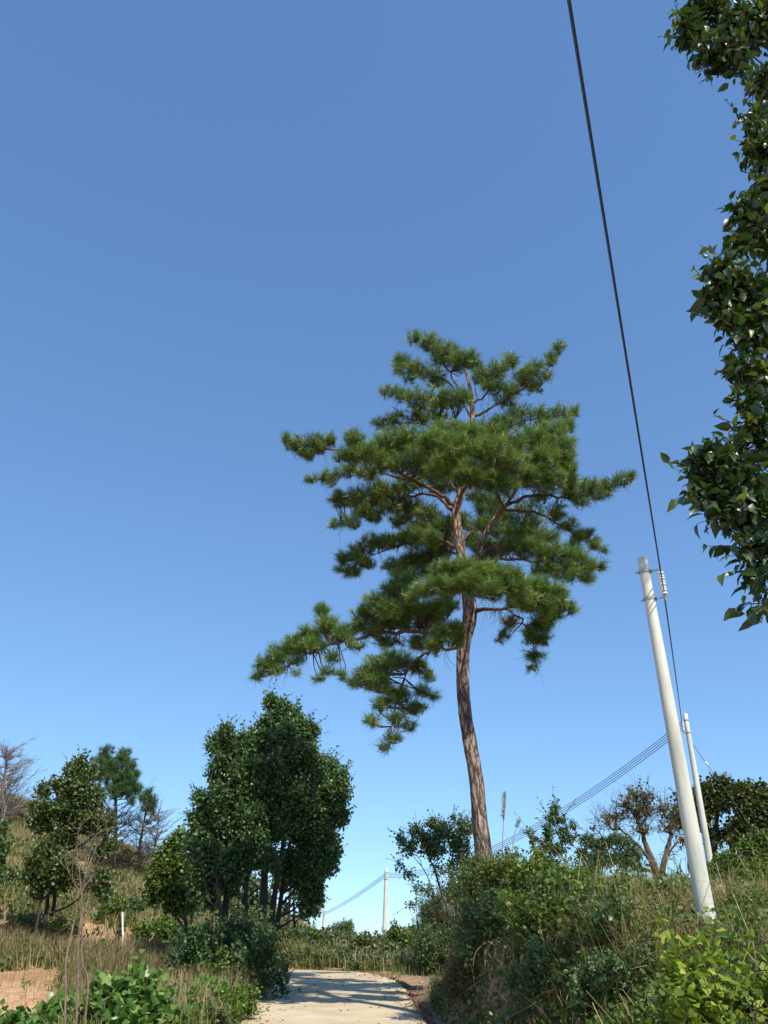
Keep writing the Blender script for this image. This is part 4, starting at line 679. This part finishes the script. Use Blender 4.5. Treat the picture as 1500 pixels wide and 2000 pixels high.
# tall single stalks and matted clumps break up the bank
grass('tall pale grass stalks standing out of the right bank', 'tall_grass', 1300, (.06, .62, 7, 24), 1.05, .013, M_DRY, lambda X, Y, r: top_r(X, Y, r) & (bump_n(X, Y, 2.3, 6) > .15), bend=.8, patchy=.6, curl=.15)
grass('tall green grass stalks standing out of the right bank', 'tall_grass', 1800, (.22, .62, 7, 22), .95, .014, M_GRASS, lambda X, Y, r: top_r(X, Y, r) & (bump_n(X, Y, 1.9, 11) > .1), bend=.8, patchy=.6, curl=.15)
# leafy undergrowth clinging to the bank face
def cover(label, name, n, area, mask, mat, L, tmpl, hgt, seed=0, k=5, dclear=2.0, patch=0.):
    r = rng(label); u0, u1, y0, y1 = area; Y = r.uniform(y0, y1, n*3); X = r.uniform(u0, u1, n*3) * Y; ok = (road_dist(X, Y) > dclear) & mask(X, Y, r) & (bump_n(X, Y, 1.3, len(label)) > -1 + patch + r.uniform(-.2, .2, n*3)); X, Y = X[ok][:n], Y[ok][:n]
    m = len(X); P = np.stack([X, Y, ground(X, Y) + r.uniform(.02, 1, m) ** 1.3 * hgt * (1 + .5*bump_n(X, Y, 1.1, 4))], 1); ax = rdir(r, m)*.7 + [-.2, -.4, .6]
    mb = MB(); leafy(mb, r, P, ax, k, L, .10, tmpl); b = P.copy(); b[:, 2] = ground(X, Y) - .02; b[:, 0] += r.normal(0, .05, m); j = r.random(m) < .35; wood = MB(); segs(mb, b[j], P[j], .004, .003, 3, r.normal(0, .05, b[j].shape))
    return tag(mb.build(name, mat), label, 'undergrowth', kind='stuff')
cover('dark green creeping undergrowth on the right bank face', 'undergrowth', 4500, (.03, .62, 6.5, 24), face, M_DARK, .075, T_BROAD, .35)
cover('mid green ferny undergrowth on the right bank face', 'undergrowth', 5500, (.03, .62, 6.5, 24), face, M_MID, .07, T_LANCE, .45, patch=.7)
cover('weedy green undergrowth on top of the right bank', 'undergrowth', 6500, (.06, .62, 8, 26), top_r, M_MID, .065, T_BROAD, .55, patch=.7)
cover('low green weeds along the left verge', 'undergrowth', 4500, (-.48, -.05, 12, 27), soil, M_MID, .08, T_BROAD, .3, patch=.5)
cover('scrubby green undergrowth beyond the bend', 'undergrowth', 5500, (-.18, .10, 31.5, 42), lambda X, Y, r: X == X, M_LEAF, .10, T_BROAD, .50, patch=.75)
cover('olive scrub beyond the bend', 'undergrowth', 2500, (-.18, .10, 33, 46), lambda X, Y, r: X == X, M_OLIVE, .10, T_BROAD, .65, patch=.8)
cover('green scrub patches over the left hillside', 'undergrowth', 7000, (-.58, -.10, 27, 56), hillbare, M_LEAF, .13, T_BROAD, .35, patch=.85)
cover('grey green weeds through the left field', 'undergrowth', 4000, (-.50, -.08, 15, 32), soil, M_BLUE, .09, T_LANCE, .45, patch=.8)

GB = 'bushes tangled along the right bank'
for args in [
  # label, px, py foot, width, height, material, Y, L, tmpl, tone
  ('dark feathery bush at the left corner of the right bank beside the lane', 838,1850,70,85,M_BLUE,None,.07,T_LANCE,0),
  ('brownish bush hanging down the bank corner below the airy tree', 868,1800,70,75,M_OLIVE,None,.06,T_LANCE,.1),
  ('dark bush at the foot of the bank corner beside the lane', 850,1905,70,90,M_DARK,None,.065,T_BROAD,0),
  ('rounded green bush directly below the big pine trunk', 930,1780,100,95,M_MID,None,.065,T_LANCE,0),
  ('bright green fern-like bush right of the pine foot', 985,1765,90,90,M_MID,None,.07,T_LANCE,.12),
  ('leafy green bush on the bank edge below the feathery sapling', 1050,1765,100,85,M_MID,None,.07,T_BROAD,.05),
  ('pale green bush on the bank edge below the drooping shrubs', 1120,1765,90,70,M_BRIGHT,None,.06,T_LANCE,-.2),
  ('dark shaded bush in the middle of the bank face', 960,1880,110,110,M_DARK,None,.06,T_BROAD,.15),
  ('large green bush halfway down the bank below the sapling', 1065,1850,120,110,M_MID,None,.07,T_BROAD,0),
  ('bright tipped green bush near the centre of the bank', 1010,1830,80,70,M_BRIGHT,None,.06,T_LANCE,-.1),
  ('dark green bush left of the thick pole foot on the bank', 1190,1880,110,95,M_DARK,None,.065,T_BROAD,.1),
  ('small vivid green bush below the dry grass patch', 1185,1850,56,50,M_BRIGHT,None,.055,T_BROAD,0),
  ('shaded bush low on the bank near the lane edge', 920,1970,120,100,M_OLIVE,None,.05,T_LANCE,.15),
  ('dim green bush low on the bank near the bottom of the photo', 1060,1975,130,110,M_DARK,None,.05,T_BROAD,.1),
  ('leafy weed bush in front of the dry grass left of the thick pole', 1250,1790,90,60,M_OLIVE,None,.055,T_BROAD,.1),
  ('olive scrub beside the thick concrete pole on its left', 1310,1850,90,80,M_OLIVE,None,.05,T_LANCE,.15),
  ('grassy green bush behind the thick pole at the right edge', 1450,1830,110,80,M_MID,None,.06,T_LANCE,.05),
  ('dark shaded bush in the bottom right corner under the yellow vine', 1440,2010,200,60,M_DARK,6.6,.05,T_BROAD,0),
  ('dark low bush left of the yellow vine at the bottom', 1220,2000,150,110,M_DARK,None,.05,T_BROAD,0),
  ('small bright papaya-like plant at the very bottom of the bank', 1165,2000,70,60,M_BRIGHT,None,.07,T_LANCE,.1)]:
    a_ = list(args[:6]); a_[3] *= 1.15; a_[4] *= 1.12
    bush(*a_, Y=args[6], L=args[7], tmpl=args[8], tone=args[9] + .06, group=GB, spread=.12, dens=2.6)
bush('yellow-green broad-leaved vine heaped at the foot of the thick pole', 1400,1985,190,135,M_YELLOW, Y=7.4, L=.068, tmpl=T_HEART, name='vine', cat='vine', k=4, n=560, spread=.09, droop=.5)
bush('yellow-leaved vine spilling off the right edge below the thick pole', 1520,1985,120,115,M_YELLOW, Y=7.2, L=.068, tmpl=T_HEART, name='vine', cat='vine', k=4, n=340, spread=.09, droop=.5)

GL = 'bushes along the left verge'
for args in [
  ('deep dark bush beneath the left trees beside the lane', 505,1915,105,120,M_DARK,22,.075,T_BROAD,0),
  ('dark rounded bush at the left end of the shaded roadside bushes', 375,1900,110,100,M_DARK,22,.08,T_BROAD,.03),
  ('dark leafy bush under the trunks of the dark tree group', 450,1900,130,115,M_DARK,23,.08,T_BROAD,0),
  ('green-leaved weed growing through the shaded bushes', 408,1905,60,75,M_MID,20.5,.09,T_BROAD,0),
  ('bright yellow-green leafy bush in the sun beside the lane on the left', 395,1965,120,85,M_BRIGHT,17.5,.085,T_BROAD,0),
  ('second sunlit bright green bush closer to the lane', 435,1975,76,75,M_BRIGHT,17.8,.08,T_BROAD,.02),
  ('low green bush hugging the left edge of the lane', 474,1975,56,46,M_MID,18.5,.06,T_BROAD,.1)]:
    bush(*args[:6], Y=args[6], L=args[7], tmpl=args[8], tone=args[9], group=GL, spread=.13, dens=1.4)
GH = 'low shrubs scattered on the left hillside'
for lab, px, py, w_, h_, mat in [
  ('green shrub low on the slope left of the slanting trunks',45,1830,80,50,M_BLUE),('green shrub on the slope right of the slanting trunks',225,1800,60,45,M_MID),
  ('dark green shrub right of the white stake',285,1850,90,60,M_MID),('small shrub above the white stake',262,1795,45,40,M_BLUE),('shrub under the smaller mid green tree',318,1860,60,60,M_MID),
  ('brown scrub bush on the skyline above the orange slope',255,1690,50,30,M_OLIVE),('olive scrub on the skyline left of the two-headed pine',60,1600,60,34,M_OLIVE),
  ('brown scrub at the left edge of the skyline',15,1600,50,34,M_OLIVE),('dry olive shrub on the slope below the small ridge pine',232,1700,40,34,M_OLIVE),
  ('shrub halfway up the bare slope at far left',22,1730,40,30,M_OLIVE),('yellowish weed clump in the middle of the left field',115,1850,70,60,M_GRASS),('low shrub right of the bare sapling',215,1880,60,40,M_MID),
  ('green bush where the slope meets the shaded roadside bushes',345,1870,50,40,M_MID)]:
    bush(lab, px, py, w_, h_, mat, L=.12, group=GH, name='shrub', cat='shrub', spread=.2, dens=1.2)
GF = 'bushes beyond the bend of the lane'
for lab, px, py, w_, h_, mat in [
  ('dark little tree-like bush beside the farthest pole',668,1838,50,42,M_MID),('bushy green scrub under the farthest pole',600,1870,70,50,M_MID),('brown-green bush in the middle beyond the bend',690,1885,70,55,M_OLIVE),
  ('pale weedy bush below the distant white pole',725,1885,60,50,M_BRIGHT),('green bush right of the distant white pole foot',790,1880,70,75,M_MID),('yellow-green leafy bush beside the bank corner',805,1870,50,65,M_BRIGHT),
  ('dark brown bush at the road edge beyond the bend',665,1890,50,42,M_OLIVE),('green bush at the left of the low far bank',580,1880,50,60,M_BLUE),('low bush close to the lane edge left of the bank corner',770,1895,50,34,M_MID)]:
    bush(lab, px, py, w_, h_, mat, Y=37 if py > 1850 else 109, L=.11, group=GF, spread=.2, dens=1.2)
GK = 'broad-leaved vines sprawling in the left foreground'
for lab, px, py, w_, h_, Y, n in [
  ('broad-leaved green vine heap at the bottom left corner',70,2010,150,45,13.5,150),('green kudzu-like vine left of the bare sapling stems',135,1995,110,40,14,130),
  ('broad green vine with pale flipped leaves right of the bare sapling',215,1990,100,75,13.5,220),('vine patch with whitish leaf undersides at the bottom',265,2005,90,95,13,220),
  ('low broad-leaved vine at the bottom between vine and grass',320,2015,80,60,13.2,120)]:
    bush(lab, px, py, w_, h_, M_VINE, Y=Y, L=.105, tmpl=T_HEART, name='vine', cat='vine', k=3, n=int(n*2.0), spread=.12, droop=.35, group=GK)
bush('straggly green weed clump right of the pale vines', 350,2010,110,65, M_MID, Y=14, L=.08, name='bush', cat='bush', spread=.1, group=GL)
bush('olive weed clump beside the lane at the bottom left of the road', 405,2010,100,50, M_OLIVE, Y=15.5, L=.06, name='bush', cat='bush', spread=.1, group=GL)

# bare sapling in the left foreground
def bare_sapling():
    r = rng('bare'); Y0 = 12.; stems = [[(140,2020),(128,1940),(130,1870),(145,1800),(158,1740)], [(158,2020),(152,1930),(152,1860),(158,1790),(160,1740)], [(165,2010),(172,1930),(160,1880),(160,1820),(160,1740)]]
    tops = [[(160,1742),(168,1700),(180,1650),(200,1590)],[(160,1742),(172,1695),(195,1640),(215,1590)],[(158,1742),(155,1700),(150,1660),(152,1620)],[(160,1742),(185,1700),(200,1665),(210,1630)],[(158,1745),(145,1725),(135,1705),(128,1680)],[(160,1800),(175,1770),(178,1720),(180,1690)]]
    b = at(150, 2010, Y0); g = float(ground(b[0], Y0)); org = np.array([b[0], Y0, g]); root = thing('bare_sapling', org, 'leafless slender sapling with forked pinkish stems in the left foreground', 'sapling')
    wm = MB()
    for st in stems:
        P = np.array([at(p[0], p[1], Y0 + r.normal(0, .05)) for p in st]); P[0][2] = g - .1; pl = spline(P, 6); tube(wm, pl, np.linspace(.016, .012, len(pl)), 7)
    wm.build('trunk', M_SAP, root, smooth=True, origin=org)
    for st in tops:
        bm_ = MB(); P = np.array([at(p[0], p[1], Y0 + (i*.12*r.normal())) for i, p in enumerate(st)]); pl = spline(P, 6); tube(bm_, pl, np.linspace(.009, .003, len(pl)), 5)
        q = pl[r.integers(4, len(pl), 16)]; e = q + rdir(r, 16) * r.uniform(.1, .35, (16, 1)) + [0, 0, .15]; segs(bm_, q, e, .004, .002, 3)
        bm_.build('branch', M_SAP, root, smooth=True, origin=org)
bare_sapling()
# white stake on the slope
Y = hit(241, 1840) or 32.; p = at(241, 1835, Y); q = at(239, 1781, Y); p[2] = float(ground(p[0], p[1])) - .2
mb = MB(); tube(mb, np.array([p, (p+q)/2, q]), [.045, .042, .04], 8, cap=True); o = mb.build('marker_stake', M_PORC, origin=p); o.location = p; tag(o, 'small white marker stake standing in the grass of the left slope', 'stake')
# curled dead fern fronds on the bank
r = rng('fronds')
for k, (px, py, w_, h_, lab) in enumerate([(1190,1920,26,44,'large looping dead reed frond low on the bank'),(1140,1950,40,50,'drooping straw frond clump left of the looping frond'),(1225,1860,30,50,'pale arching dead frond above the looping frond'),(1010,1860,60,50,'hanging bundle of dry brown fronds in the bank middle'),(915,1880,40,60,'dry brown fronds hanging at the bank corner')]):
    Y = (hit(px, py) or 12) - .25; m = mpp(py, Y); c = at(px, py, Y); g = float(ground(c[0], c[1] + .2)); org = np.array([c[0], c[1], g]); mb = MB()
    for i in range(5 if k < 3 else 26):
        a0 = c + np.array([r.normal(0, w_*m*.3), r.normal(0, .05), -h_*m*.5]); ph = r.uniform(-.4, .4); s_ = r.choice([-1, 1]); hh = h_*m*r.uniform(.7, 1.1); ww = w_*m*r.uniform(.4, .9)
        P = np.array([a0, a0 + [s_*ww*.1, .0, hh*.6], a0 + [s_*ww*.5, -.05, hh], a0 + [s_*ww, -.08, hh*.6], a0 + [s_*ww*(.9+ph), -.1, hh*.05]])
        pl = spline(P, 4); tube(mb, pl, np.linspace(.007, .004, len(pl)), 4, A=(r.uniform(), r.uniform(), .15))
    o = mb.build('dead_frond', M_DRY, origin=org); o.location = org; tag(o, lab, 'dead frond', 'dead fronds on the right bank')

# fallen leaves along the lane edges
r = rng('litter'); n = 2600; i = r.integers(8, len(RP) - 12, n); T_ = nrm(np.gradient(RP, axis=0))[i]; N_ = np.stack([T_[:, 1], -T_[:, 0]], 1)
of = np.where(r.random(n) < .5, -1, 1) * (1.9 - np.abs(r.normal(0, .28, n))); of = np.where(r.random(n) < .12, r.uniform(-1.7, 1.7, n), of)
XY = RP[i] + N_ * of[:, None] + T_ * r.uniform(-.6, .6, n)[:, None]; P = np.column_stack([XY, roadz_s(XY[:, 1]) + np.where(np.abs(of) < 1.66, .012, -.02)])
D = rdir(r, n); D[:, 2] *= .15; Nn = rdir(r, n) * .3 + [0, 0, 1]; mb = MB(); put_leaves(mb, P, D, Nn, r.uniform(.04, .10, n), T_BROAD, np.stack([r.uniform(0, 1, n)]*2 + [np.zeros(n)], 1))
tag(mb.build('leaf_litter', M_BROWN), 'dry fallen leaves along the edges of the lane', 'leaf litter', kind='stuff')

# clods and stones on the open soil patch and shoulders
r = rng('clods'); n = 1500; Y = r.uniform(15, 29, n); X = -r.uniform(.34, .52, n) * Y; i = r.random(n) < .25
X[i] = np.interp(Y[i], RP[:40, 1], RP[:40, 0]) + r.choice([-2.15, 2.0], i.sum()) + r.normal(0, .15, i.sum()); P = np.stack([X, Y, ground(X, Y) + .006], 1)
O = np.array([(1,0,0),(0,1,0),(-1,0,0),(0,-1,0),(0,0,.7),(0,0,-.5)]); sz = (.012 + .05 * r.random(n) ** 4)[:, None, None]
V = P[:, None] + O[None] * sz * r.uniform(.6, 1.4, (n, 6, 3)); b_ = np.arange(n)[:, None] * 6
F = np.concatenate([b_ + np.array(f) for f in ((0,1,4),(1,2,4),(2,3,4),(3,0,4),(1,0,5),(2,1,5),(3,2,5),(0,3,5))]); mb = MB(); mb.add(V, F)
tag(mb.build('clods', surfmat('clod_earth', [(.3, (.30,.18,.10)), (.7, (.55,.38,.24))], scale=30, rough=.95)), 'small earth clods and stones on the open soil', 'clods', kind='stuff')
